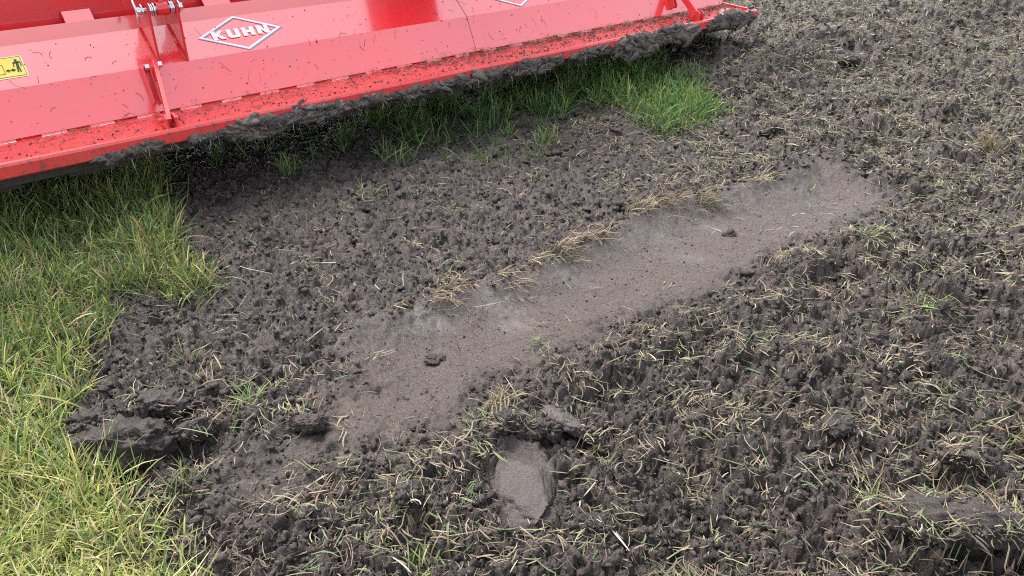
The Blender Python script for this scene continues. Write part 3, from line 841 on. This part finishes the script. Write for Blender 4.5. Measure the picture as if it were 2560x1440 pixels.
def tube(bm, pts, rad, n=6):
    pts = [Vector(p) for p in pts]; rings = []
    for k, p in enumerate(pts):
        d = (pts[min(k + 1, len(pts) - 1)] - pts[max(k - 1, 0)]).normalized()
        a = d.orthogonal().normalized(); b = d.cross(a)
        r = rad[k] if isinstance(rad, (list, tuple)) else rad
        rings.append([bm.verts.new(p + (a * math.cos(2 * math.pi * j / n) + b * math.sin(2 * math.pi * j / n)) * r) for j in range(n)])
    for k in range(len(rings) - 1):
        for j in range(n):
            bm.faces.new((rings[k][j], rings[k][(j + 1) % n], rings[k + 1][(j + 1) % n], rings[k + 1][j]))
    bm.faces.new(rings[0]); bm.faces.new(rings[-1][::-1])
    return bm

HINGE = (0.249, 0.316); FOLD = (0.326, 0.4755); CREST = (0.482, 0.5976); RIM = (0.490, 0.652)
X0, X1, SEAM = -0.75, 4.46, 2.42
def plane_pt(px, py, p0, p1, lift=0.0):
    """picture point -> tiller-local point on the folded sheet through p0-p1 (Y, Z)"""
    r = ray(px, py)
    rs = r[0] * AX[0] + r[1] * AX[1]; rn = r[0] * NX[0] + r[1] * NX[1]; rz = r[2]
    dy, dz = p1[0] - p0[0], p1[1] - p0[1]; ln = math.hypot(dy, dz)
    ny, nz = -dz / ln, dy / ln
    y0, z0 = p0[0] + ny * lift, p0[1] + nz * lift
    t = (ny * (LIP_N + y0) + nz * (z0 - CAM_H)) / (ny * rn + nz * rz)
    return Vector((rs * t, rn * t - LIP_N, CAM_H + rz * t))

SHELF_Z = 0.302
part('rear_shelf', prism(bmesh.new(), [(0.0, SHELF_Z), (0.262, SHELF_Z + .004), (0.262, SHELF_Z - .004), (0.0, SHELF_Z - .008)], X0, X1 + .03), RED_DIRTY)
part('rear_lip', prism(bmesh.new(), [(0.006, 0.310), (0.0, 0.315), (-0.010, 0.312), (-0.015, 0.303), (-0.015, 0.264), (-0.010, 0.258), (0.006, 0.262)], X0, X1 + .03), RED_DIRTY)
for xa, xb in ((X0, SEAM - .002), (SEAM + .002, X1)):
    part('lower_panel', sheet((HINGE[0] - .0012, HINGE[1] - .0026), FOLD, xa, xb), RED)
    part('upper_panel', sheet(FOLD, CREST, xa, xb), RED)
part('seam_strip', sheet((HINGE[0] + .001, HINGE[1] - .004), (FOLD[0] + .004, FOLD[1] - .008), SEAM - .03, SEAM + .03, .004), RED)
part('flange_strip', sheet(CREST, RIM, X0, X1), RED)
part('body_panel', prism(bmesh.new(), [(0.56, 0.50), (0.56, 1.02), (0.60, 1.05), (1.5, 1.05), (1.5, 0.40), (1.45, .40), (1.45, 0.98), (0.62, 0.98), (0.58, .95), (0.58, 0.50)], X0, X1), RED)
part('end_plate', prism(bmesh.new(), [(0.05, 0.316), (0.25, 0.322), (0.33, 0.478), (0.485, 0.60), (0.56, 0.66), (0.56, 0.16), (0.12, 0.16)], X1 + .002, X1 + .014), RED_DIRTY)
MATTE_RED = plain('matte_red', (0.45, 0.02, 0.02), 0.7)
part('hitch_frame', prism(bmesh.new(), [(0.16, 0.95), (0.16, 1.20), (0.558, 1.20), (0.558, 0.95)], 2.24, 2.56), MATTE_RED, bevel=.01)
part('underside_panel', prism(bmesh.new(), [(0.255, 0.295), (0.255, 0.285), (1.45, 0.45), (1.45, 0.46)], X0, X1), DARK_STEEL)
part('shade_block', prism(bmesh.new(), [(0.95, 1.06), (0.90, 1.75), (0.94, 1.82), (1.60, 1.82), (1.65, 1.75), (1.50, 1.06)], X0 + .1, X1 - .1), RED, bevel=.01)  # unseen box added to block the sky and deepen shade before the lip
# hinge: knuckles standing proud of a dark slot, and a rod through them
HP = 0.1755
knuckle_me = None
xk = 0.02 - 4 * HP
k = 0
while xk < X1 - .1:
    if knuckle_me is None:
        bm = prism(bmesh.new(), [(0.2385, 0.3055), (0.2405, 0.3065), (0.2452, 0.3128), (0.2525, 0.3095), (0.2525, 0.3055)], 0, 0.088)
        o = part('hinge_knuckle', bm, RED); knuckle_me = o.data
    else:
        o = link('hinge_knuckle', knuckle_me, tiller)
    o.location.x = xk; xk += HP * (1 + random.uniform(-.02, .02))
part('hinge_rod', cyl_x(bmesh.new(), X0, X1, 0.260, 0.310, 0.005, 10), RED_DIRTY)
# weld tabs along the rim
for (pa, pb, py) in ((165, 238, 56), (512, 578, 10)):
    a = plane_pt(pa, py, CREST, RIM); b = plane_pt(pb, py - 8, CREST, RIM)
    part('rim_tab', sheet((RIM[0] - .002, RIM[1] - .012), (RIM[0] + .052, RIM[1] + .036), a.x, b.x, .006), RED, bevel=.002)

# gusset, pin and strut assembly
def bracket(dx, full=True):
    root = bpy.data.objects.new('flap_bracket', None); COL.objects.link(root); root.parent = tiller; root.location = (dx, 0, 0)
    gus = [(0.322, 0.474), (0.488, 0.604), (0.478, 0.65), (0.425, 0.70), (0.405, 0.80), (0.325, 0.80), (0.318, 0.66)]
    for x in (0.862, 0.975):
        part('gusset', prism(bmesh.new(), gus, x, x + 0.010), BRED, root, bevel=.0015)
        w = tube(bmesh.new(), [(x - .002, 0.330, 0.481), (x - .003, 0.40, 0.5365), (x - .002, 0.478, 0.597)], .005, 6)
        part('weld_bead', w, BRED, root, True)
    yp, zp = 0.350, 0.688
    part('pin', cyl_x(bmesh.new(), 0.832, 1.008, yp, zp, 0.011, 16), ZINC, root, False, .001)
    part('barrel', cyl_x(bmesh.new(), 0.906, 0.952, yp, zp, 0.026, 24), BRED, root, False, .002)
    part('arm', prism(bmesh.new(), [(yp - .012, zp + .015), (yp + .018, zp + .015), (yp + .05, zp + .30), (yp + .02, zp + .30)], 0.918, 0.940), BRED, root, False, .003)
    for xw in (0.846, 0.876, 0.884, 0.892, 0.956, 0.963, 0.970 - .002, 0.990):
        rw = .024 if xw in (0.884, 0.963) else .027
        part('washer', cyl_x(bmesh.new(), xw, xw + 0.0055, yp, zp, rw, 24), ZINC, root, False, .001)
    part('hex_nut', cyl_x(bmesh.new(), 0.828, 0.844, yp, zp, 0.018, 6), ZINC, root, False, .001)
    part('pin_head', cyl_x(bmesh.new(), 0.998, 1.008, yp, zp, 0.018, 6), ZINC, root, False, .001)
    part('split_pin', tube(bmesh.new(), [(0.824, yp - .022, zp - .042), (0.832, yp, zp), (0.826, yp + .006, zp + .042)], .0055, 8), ZINC, root, True)
    # short channel on the lower panel
    d = np.array([FOLD[0] - HINGE[0], FOLD[1] - HINGE[1]]); d = d / np.linalg.norm(d); nr = np.array([-d[1], d[0]])
    def q(t, h): return tuple(np.array(HINGE) + d * t + nr * h)
    side = [q(.030, 0.001), q(.022, .018), q(.03, .036), q(.165, .036), q(.182, .026), q(.185, 0.001)]
    for x in (0.786, 0.813):
        part('channel_side', prism(bmesh.new(), side, x, x + .007), BRED, root, False, .0015)
    part('channel_back', prism(bmesh.new(), [q(.028, .002), q(.028, .010), q(.178, .010), q(.178, .002)], 0.7932, 0.8128), BRED, root)
    # strut from the lip lugs up to the foot of the gusset
    a = Vector((0.780, 0.040, 0.332)); b = Vector((0.842, *q(.176, .026)))
    dirv = (b - a).normalized(); sx = Vector((1, 0, 0)); sx = (sx - dirv * sx.dot(dirv)).normalized(); up = sx.cross(dirv)
    if up.z < 0: up = -up
    bm = bmesh.new(); vs = []
    for e, p in ((0, a - dirv * .012), (1, b + dirv * .012)):
        for ux, uz in ((-.008, -.022), (.008, -.022), (.008, .022), (-.008, .022)):
            vs.append(bm.verts.new(p + sx * ux + up * uz))
    for f in ((0, 1, 2, 3), (7, 6, 5, 4), (0, 4, 5, 1), (1, 5, 6, 2), (2, 6, 7, 3), (3, 7, 4, 0)): bm.faces.new([vs[i] for i in f])
    part('strut', bm, BRED, root, False, .002)
    part('bolt_head', cyl_x(bmesh.new(), 0.796, 0.812, q(.170, .040)[0], q(.170, .040)[1], 0.014, 6), ZINC, root, False, .0015)
    part('bolt_head', cyl_x(bmesh.new(), 0.849, 0.866, b.y, b.z, 0.015, 6), ZINC, root, False, .0015)
    for x in (0.758, 0.792):
        part('lug', prism(bmesh.new(), [(0.002, 0.306), (0.004, 0.352), (0.022, 0.366), (0.085, 0.352), (0.11, 0.306)], x, x + .009), RED_DIRTY, root, False, .0015)
    part('pivot_bolt', cyl_x(bmesh.new(), 0.742, 0.818, 0.052, 0.336, 0.010, 12), RED_DIRTY, root, False, .001)
    return root
bracket(0.0)
bracket(3.165)

# decals lying on the upper panel
def decal(name, pts2, mat, parent=tiller, lift=.0012, th=.0008, holes=None):
    """flat outline in (X along, U up the sheet) on the upper panel"""
    dy, dz = CREST[0] - FOLD[0], CREST[1] - FOLD[1]; ln = math.hypot(dy, dz)
    ey, ez = dy / ln, dz / ln; ny, nz = -ez, ey
    bm = bmesh.new()
    def P(x, uu, h): return (x, FOLD[0] + ey * uu + ny * h, FOLD[1] + ez * uu + nz * h)
    for loop in pts2:
        a = [bm.verts.new(P(x, uu, lift)) for x, uu in loop]; b = [bm.verts.new(P(x, uu, lift + th)) for x, uu in loop]
        n = len(loop)
        bm.faces.new(b); bm.faces.new(a[::-1])
        for i in range(n): bm.faces.new((a[i], a[(i + 1) % n], b[(i + 1) % n], b[i]))
    bmesh.ops.triangulate(bm, faces=[f for f in bm.faces if len(f.verts) > 4])
    return part(name, bm, mat, parent)
def XU(px, py):
    p = plane_pt(px, py, FOLD, CREST)
    return (p.x, math.hypot(p.y - FOLD[0], p.z - FOLD[1]))
def ring(cx, cu, a, b, w):
    """diamond frame as four bars; w is the bar's width across X"""
    o = [(cx - a, cu), (cx, cu + b), (cx + a, cu), (cx, cu - b)]
    k = 1 - w / a
    i = [(cx - a * k, cu), (cx, cu + b * k), (cx + a * k, cu), (cx, cu - b * k)]
    return [[o[j], o[(j + 1) % 4], i[(j + 1) % 4], i[j]] for j in range(4)]
def bar(x0, y0, x1, y1, w):
    dx, dy = x1 - x0, y1 - y0; L = math.hypot(dx, dy); nx, ny = -dy / L * w / 2, dx / L * w / 2
    return [(x0 + nx, y0 + ny), (x0 - nx, y0 - ny), (x1 - nx, y1 - ny), (x1 + nx, y1 + ny)]
LET = {'K': [[(0, 0), (.36, 0), (.36, 1), (0, 1)], [(.36, .40), (.36, .72), (.66, 1), (1.04, 1), (.62, .55)], [(.36, .40), (.62, .55), (1.08, 0), (.68, 0), (.40, .36)]],
       'U': [[(0, .22), (.36, .28), (.36, 1), (0, 1)], [(.64, .28), (1, .22), (1, 1), (.64, 1)], [(0, .22), (.14, 0), (.86, 0), (1, .22), (.64, .28), (.36, .28)]],
       'H': [[(0, 0), (.36, 0), (.36, 1), (0, 1)], [(.64, 0), (1, 0), (1, 1), (.64, 1)], [(.36, .36), (.64, .36), (.64, .66), (.36, .66)]],
       'N': [[(0, 0), (.34, 0), (.34, 1), (0, 1)], [(.66, 0), (1, 0), (1, 1), (.66, 1)], [(.34, 1), (.34, .52), (.66, 0), (.66, .48)]]}
def logo(cx, cu):
    root = bpy.data.objects.new('maker_emblem', None); COL.objects.link(root); root.parent = tiller
    a, b = 0.187, 0.094
    decal('emblem_shadow', ring(cx + .0025, cu - .003, a + .004, b + .002, .026), GREY_VINYL, root, .0012)
    decal('emblem_frame', ring(cx, cu, a, b, .020), WHITE_VINYL, root, .0022)
    w, gap, hgt = 0.0545, 0.0125, 0.047
    tot = 4 * w + 3 * gap
    for i, ch in enumerate('KUHN'):
        x0 = cx - tot / 2 + i * (w + gap)
        sh = [[(x0 + px_ * w * (1 if ch != 'K' else .98), cu - hgt / 2 + py_ * hgt) for px_, py_ in lp] for lp in LET[ch]]
        decal('emblem_letter', sh, WHITE_VINYL, root, .0032)
lc = XU(599, 82)
LCX, LCU = 1.2525, 0.103
logo(LCX, LCU)
logo(2.605 + .187, LCU)

# warning sticker with a standing figure, a two-way arrow and an outlined box
st = bpy.data.objects.new('warning_sticker', None); COL.objects.link(st); st.parent = tiller
def zp(x, y): return XU(x / 14.4, 120 + y / 14.4)
sx1, su0, su1 = 0.4015, 0.046, 0.146
sx0 = 0.16
def rrect(x0, x1, u0, u1, r, n=5):
    pts = []
    for cx_, cu_, a0 in ((x1 - r, u1 - r, 0), (x0 + r, u1 - r, 90), (x0 + r, u0 + r, 180), (x1 - r, u0 + r, 270)):
        pts += [(cx_ + r * math.cos(R(a0 + 90 * k / n)), cu_ + r * math.sin(R(a0 + 90 * k / n))) for k in range(n + 1)]
    return pts
decal('sticker_border', [rrect(sx0, sx1, su0, su1, .008)], PALE_VINYL, st, .001)
decal('sticker_field', [rrect(sx0 + .006, sx1 - .006, su0 + .006, su1 - .006, .004)], YELLOW_VINYL, st, .002)
ln_ = []
x0, x1, u0, u1 = sx0 + .006, sx1 - .006, su0 + .006, su1 - .006
for seg in ((x0, u0, x1, u0), (x1, u0, x1, u1), (x1, u1, x0, u1), (x0, u1, x0, u0)): ln_.append(bar(*seg, .0012))
decal('sticker_outline', ln_, BLACK_VINYL, st, .003)
head = zp(545, 465)
hr = .0052
fig = [[(head[0] + hr * math.cos(k * .5236), head[1] + hr * math.sin(k * .5236)) for k in range(12)]]
def zq(*pts): return [zp(*p) for p in pts]
fig += [zq((440, 545), (560, 505), (705, 495), (720, 545), (650, 560), (480, 590)), zq((560, 540), (650, 530), (705, 700), (600, 715)),
        zq((440, 545), (480, 555), (535, 700), (500, 710)), zq((690, 500), (720, 510), (795, 655), (755, 670)),
        zq((600, 710), (655, 705), (710, 880), (655, 890)), zq((655, 705), (705, 695), (800, 865), (755, 878))]
decal('sticker_figure', fig, BLACK_VINYL, st, .003)
arr = [zq((300, 835), (480, 808), (484, 830), (304, 857)), zq((215, 858), (300, 795), (325, 815), (290, 850), (360, 885), (350, 905)), zq((580, 808), (450, 768), (430, 785), (505, 815), (465, 860), (505, 868))]
decal('sticker_arrow', arr, BLACK_VINYL, st, .0042)
bx0, bu0 = zp(210, 965); bx1, bu1 = zp(70, 650)
bo = [bar(sx0 + .03, bu0, bx0, bu0, .0016), bar(bx0, bu0, bx0, bu1, .0016), bar(bx0, bu1, sx0 + .03, bu1, .0016), bar(sx0 + .03, bu1, sx0 + .03, bu0, .0016)]
decal('sticker_box', bo, BLACK_VINYL, st, .003)

# under the hood: ribs, scraper rail, rotor shaft with flanges and bent blades
for x in (-.35, 0.05, 0.62, 0.68, 1.66, 2.16, 2.33, 2.9, 3.5, 4.1):
    part('rib', prism(bmesh.new(), [(0.015, 0.293), (0.20, 0.293), (0.16, 0.215), (0.04, 0.225)], x, x + .008), RED_DIRTY)
part('lower_rail', prism(bmesh.new(), [(0.055, 0.206), (0.055, 0.236), (0.095, 0.240), (0.095, 0.200)], X0 + .02, X1 - .02), DARK_STEEL, bevel=.003)
for xa, xb in ((0.02, 0.24), (0.40, 0.60), (1.35, 1.65), (1.95, 2.15), (2.35, 2.85), (3.0, 3.4)):
    part('scraper_board', prism(bmesh.new(), [(0.10, 0.292), (0.108, 0.292), (0.118, 0.175), (0.108, 0.175)], xa, xb), DARK_STEEL)
rotor = part('rotor_shaft', cyl_x(bmesh.new(), X0 + .05, X1 - .03, 0.55, 0.24, 0.055, 20), DARK_STEEL, smooth=False)
xr = 0.0; kk = 0
fl_me = None; bl_me = {}
while xr < X1 - .15:
    if fl_me is None:
        fo = part('rotor_flange', cyl_x(bmesh.new(), 0, .012, 0.55, 0.24, 0.11, 20), DARK_STEEL, rotor); fl_me = fo.data
    else: fo = link('rotor_flange', fl_me, rotor)
    fo.location.x = xr
    for j in range(3):
        ang = kk * 0.55 + j * 2.094
        d = Vector((0, math.cos(ang), math.sin(ang))); e = Vector((0, -math.sin(ang), math.cos(ang)))
        c = Vector((xr, .55, .24))
        bm = bmesh.new(); sgn = 1 if (kk + j) % 2 else -1
        pth = [c + d * .08, c + d * .15 + e * .01, c + d * .185 + e * .03 + Vector((sgn * .02, 0, 0)), c + d * .195 + e * .05 + Vector((sgn * .09, 0, 0))]
        vs = []
        for p in pth:
            vs.append([bm.verts.new(p + e * .03 + d * .004), bm.verts.new(p - e * .03 + d * .004), bm.verts.new(p - e * .03 - d * .004 + Vector((.004, 0, 0))), bm.verts.new(p + e * .03 - d * .004 + Vector((.004, 0, 0)))])
        for i in range(3):
            for q_ in range(4): bm.faces.new((vs[i][q_], vs[i][(q_ + 1) % 4], vs[i + 1][(q_ + 1) % 4], vs[i + 1][q_]))
        bm.faces.new(vs[0]); bm.faces.new(vs[-1][::-1])
        part('rotor_blade', bm, DARK_STEEL, rotor)
    xr += 0.26; kk += 1

# ------------------------------------------------------------------ mud hanging from the lip, litter on the shelf
TM = Matrix.Translation(tiller.location) @ Matrix.Rotation(R(90) - AZ, 4, 'Z')
TMn = np.array(TM)
def to_world(P): return P @ TMn[:3, :3].T + TMn[:3, 3]
def lip_x(px):
    y = 412 - .206 * px
    r = ray(px, y); t = (0.31 - CAM_H) / r[2]
    return (r[0] * AX[0] + r[1] * AX[1]) * t
MUD = soil_material(); MUD.name = 'drying_mud'
for nd in MUD.node_tree.nodes:
    if nd.type == 'VALTORGB' and nd.color_ramp.elements[0].color[0] < 0.04:
        for e_, c_ in zip(nd.color_ramp.elements, ((0.075, 0.063, 0.060), (0.115, 0.098, 0.092), (0.16, 0.138, 0.128))): e_.color = (*c_, 1)
def mud_clump(pa, pb, top, bottom, thick, n, label, seed, peak=0.5, smin=.008, smax=.02):
    r = np.random.default_rng(seed)
    xa, xb = lip_x(pa), lip_x(pb)
    t = r.beta(1.6, 1.6, n)
    env = 1 - (np.abs(t - peak) / max(peak, 1 - peak)) ** 2.2
    zlow = 0.262 - (0.262 - bottom) * 0.72 * env
    ztop = 0.268 + (top - 0.268) * env
    zz = zlow + (ztop - zlow) * r.random(n)
    size = smin + (smax - smin) * r.random(n) ** 1.5
    yy = -0.013 - thick * 0.6 * env * r.random(n)
    yy = np.where(zz < 0.25, yy + 0.012 * r.random(n), yy)
    P = np.stack([xa + (xb - xa) * t, yy, zz], 1)
    var, f0 = lump_variants(2, 12, r, 0.75)
    var = np.array(var)[r.integers(0, 12, n)]
    sz = size * np.where(r.random(n) < .25, 1.2, .6)
    a_ = r.normal(0, .35, n)
    v = var * (sz[:, None] * np.stack([1.2 + 1.2 * r.random(n), .45 + .3 * r.random(n), .6 + .4 * r.random(n)], 1))[:, None, :]
    vx_ = v[:, :, 0] * np.cos(a_)[:, None] - v[:, :, 2] * np.sin(a_)[:, None]; vz_ = v[:, :, 0] * np.sin(a_)[:, None] + v[:, :, 2] * np.cos(a_)[:, None]
    v = (np.stack([vx_, v[:, :, 1], vz_], -1) + P[:, None, :]).reshape(-1, 3)
    f = (f0[None] + (np.arange(n) * 42)[:, None, None]).reshape(-1, 3)
    me = fast_mesh('mud_clump', to_world(v), f, True, None, MUD, {'tone': np.repeat(r.random(n) * .6 + .3, 42)})
    o = link('mud_clump', me)
    c = to_world(P.mean(0)[None])[0]
    me.transform(Matrix.Translation(Vector(-c))); o.location = c
    return tag(o, label, 'mud', 'mud clumps stuck to the red lip')
mud_clump(228, 305, .275, .240, .008, 40, 'small flat mud patch at the left of the lip', 1, smin=.006, smax=.014)
mud_clump(310, 400, .292, .245, .008, 60, 'thin crumbly mud strip just left of the lip lugs', 2, smin=.005, smax=.012)
mud_clump(455, 580, .275, .240, .012, 90, 'low mud crust between the lip lugs and the biggest lump', 3, smin=.006, smax=.014)
mud_clump(550, 720, .285, .190, .035, 260, 'fat rounded grey mud lump hanging lowest from the lip', 4, smin=.008, smax=.020)
mud_clump(690, 870, .288, .215, .025, 230, 'long ragged mud lump with straw hanging from the lip', 5, smin=.007, smax=.018)
mud_clump(725, 770, .330, .270, .008, 40, 'upright mud dab sitting over the lip edge', 6, smin=.006, smax=.012)
mud_clump(860, 945, .285, .238, .016, 110, 'tapering mud crust right of the long ragged lump', 7, smin=.006, smax=.014)
mud_clump(940, 1120, .275, .235, .018, 170, 'crumbly mud row along the middle of the lip', 8, smin=.006, smax=.016)
mud_clump(1095, 1270, .290, .225, .020, 220, 'dark mud row where the lip meets the seam', 9, smin=.007, smax=.018)
mud_clump(1255, 1400, .290, .215, .020, 180, 'mud lump with a pale underside right of the seam', 10, smin=.008, smax=.020)
mud_clump(1420, 1530, .290, .235, .020, 120, 'thin muddy stretch of lip above the standing grass', 11, smin=.008, smax=.018)
mud_clump(1530, 1640, .312, .165, .050, 260, 'heavy mud lump above the right end of standing grass', 12, smin=.012, smax=.030)
mud_clump(1620, 1735, .318, .205, .045, 240, 'heavy mud bank below the far bracket', 13, smin=.012, smax=.028)
mud_clump(1765, 1878, .322, .235, .035, 260, 'mud coating the far right corner of the lip', 14, smin=.012, smax=.026)
# crumbs and grass lying on the shelf, specks and stalks stuck to the panels
r = np.random.default_rng(77)
n = 3000
xs = r.random(n) * (X1 - X0) + X0
edge = sstep(0.5, 3.8, xs)
yy = 0.012 + 0.225 * r.random(n) ** 0.8
P = np.stack([xs, yy, np.full(n, SHELF_Z + .003)], 1)
size = (0.0010 + 0.0042 * r.random(n) ** 5) * (1 + .8 * edge)
v, f = crumbs_mesh('c', P, size, 1, r, 0.4, 0.7)
n2 = 700
xs2 = r.random(n2) * (X1 - X0) + X0
tt = r.random(n2) * 0.36
d1 = np.array([FOLD[0] - HINGE[0], FOLD[1] - HINGE[1]]); l1 = np.linalg.norm(d1); d2 = np.array([CREST[0] - FOLD[0], CREST[1] - FOLD[1]]); l2 = np.linalg.norm(d2)
yz = np.where((tt < l1)[:, None], np.array(HINGE) + d1 / l1 * tt[:, None], np.array(FOLD) + d2 / l2 * (tt - l1)[:, None])
P2 = np.concatenate([xs2[:, None], yz], 1) + np.array([0, -.001, .001])
v2, f2 = crumbs_mesh('c', P2, 0.001 + 0.0028 * r.random(n2) ** 3, 1, r, .4, .8)
o = link('shelf_crumbs', fast_mesh('shelf_crumbs', to_world(np.concatenate([v, v2])), np.concatenate([f, f2 + len(v)]), True, None, MUD))
tag(o, 'small soil crumbs sprinkled over the red shelf and panels', 'soil crumbs', kind='stuff')
n = 2600
xs = X0 + (X1 - X0) * r.random(n) ** 0.62
band = r.random(n) < 0.62
yy = np.where(band, 0.195 + 0.035 * r.random(n), 0.02 + 0.2 * r.random(n))
keep = r.random(n) < np.where(xs < 2.0, 0.45, 1.0)
xs, yy = xs[keep], yy[keep]; n = len(xs)
P = np.stack([xs, yy, SHELF_Z + .005 + .012 * r.random(n) * (yy > .18)], 1)
flat, m, C, K = strips(P, r.normal(0.0, 0.75, n) + np.pi * (r.random(n) < .5), 0.02 + 0.07 * r.random(n) ** 1.6, 0.0016 + 0.002 * r.random(n),
                       pick(S_COLS, n, r, [.24, .2, .16, .16, .06, .06, .12]), r, .25)
flat[:, 2] = np.maximum(flat[:, 2], SHELF_Z + .004); flat[:, 1] = np.clip(flat[:, 1], 0.0, 0.245)
fl = np.array([[2 * k_, 2 * k_ + 1, 2 * k_ + 3, 2 * k_ + 2] for k_ in range(K)])
F = (fl[None] + (np.arange(n) * m)[:, None, None]).reshape(-1, 4)
o = link('shelf_litter', fast_mesh('shelf_litter', to_world(flat), F, False, C, STRAW))
tag(o, 'chopped grass lying along the red shelf of the machine', 'litter', kind='stuff')
# thin stalks lying on the panels
SV, SF, SC, so = [], [], [], 0
for k_ in range(95):
    x = r.uniform(0.2, X1 - .1); t0 = r.uniform(0.0, 0.34); L = r.uniform(.015, .07) * (1.3 if k_ % 5 == 0 else .7); a = r.normal(1.6, 0.6); cu = r.normal(0, .35)
    w = r.uniform(.0003, .0009); col = np.array([(0.045, 0.03, 0.026), (0.09, 0.04, 0.035), (0.30, 0.22, 0.12)][r.choice(3, p=[.55, .35, .1])])
    pts = []
    for j in range(6):
        t = np.clip(t0, 0.0, l1 + l2 - .004)
        p = (np.array(HINGE) + d1 / l1 * t) if t < l1 else (np.array(FOLD) + d2 / l2 * (t - l1))
        nr = np.array([-d1[1], d1[0]]) / l1 if t < l1 else np.array([-d2[1], d2[0]]) / l2
        p = p + nr * .0018
        pts.append((x, p[0], p[1])); x += math.cos(a) * L / 5; t0 += math.sin(a) * L / 5; a += cu
    pts = np.array(pts); d = np.gradient(pts, axis=0); d /= np.linalg.norm(d, axis=1)[:, None] + 1e-9
    sd = np.cross(d, np.array([0, -.6, .8]))
    V_ = np.empty((12, 3)); V_[0::2] = pts - sd * w; V_[1::2] = pts + sd * w
    SV.append(V_); SF.append(np.array([[2 * j, 2 * j + 1, 2 * j + 3, 2 * j + 2] for j in range(5)]) + so); so += 12; SC.append(np.repeat(col[None], 12, 0))
o = link('panel_stalks', fast_mesh('panel_stalks', to_world(np.concatenate(SV)), np.concatenate(SF), False, np.concatenate(SC), STRAW))
tag(o, 'thin dark stalks stuck on the glossy red panels', 'litter', kind='stuff')
# straw hanging out of the mud
n = 260
px_ = r.uniform(240, 1880, n); xs = np.array([lip_x(p) for p in px_])
P = np.stack([xs, -0.02 - .012 * r.random(n), 0.235 + 0.04 * r.random(n)], 1)
Vb, Fb, Cb = blades(P, -np.pi / 2 + r.normal(0, 1.0, n), 0.02 + 0.06 * r.random(n) ** 2, 0.0016 + .0014 * r.random(n), r.uniform(1.5, 3.0, n), r.normal(.3, .5, n), pick(S_COLS, n, r), 3, None, r, wave=.4)
o = link('hanging_straw', fast_mesh('hanging_straw', to_world(Vb), Fb, False, Cb, STRAW))
tag(o, 'straw wisps hanging from the mud under the red lip', 'straw', kind='stuff')
print('TRIS', sum(sum(len(p.vertices) - 2 for p in o.data.polygons) if len(o.data.polygons) < 3000 else len(o.data.loops) - 2 * len(o.data.polygons) for o in COL.objects if o.type == 'MESH'))
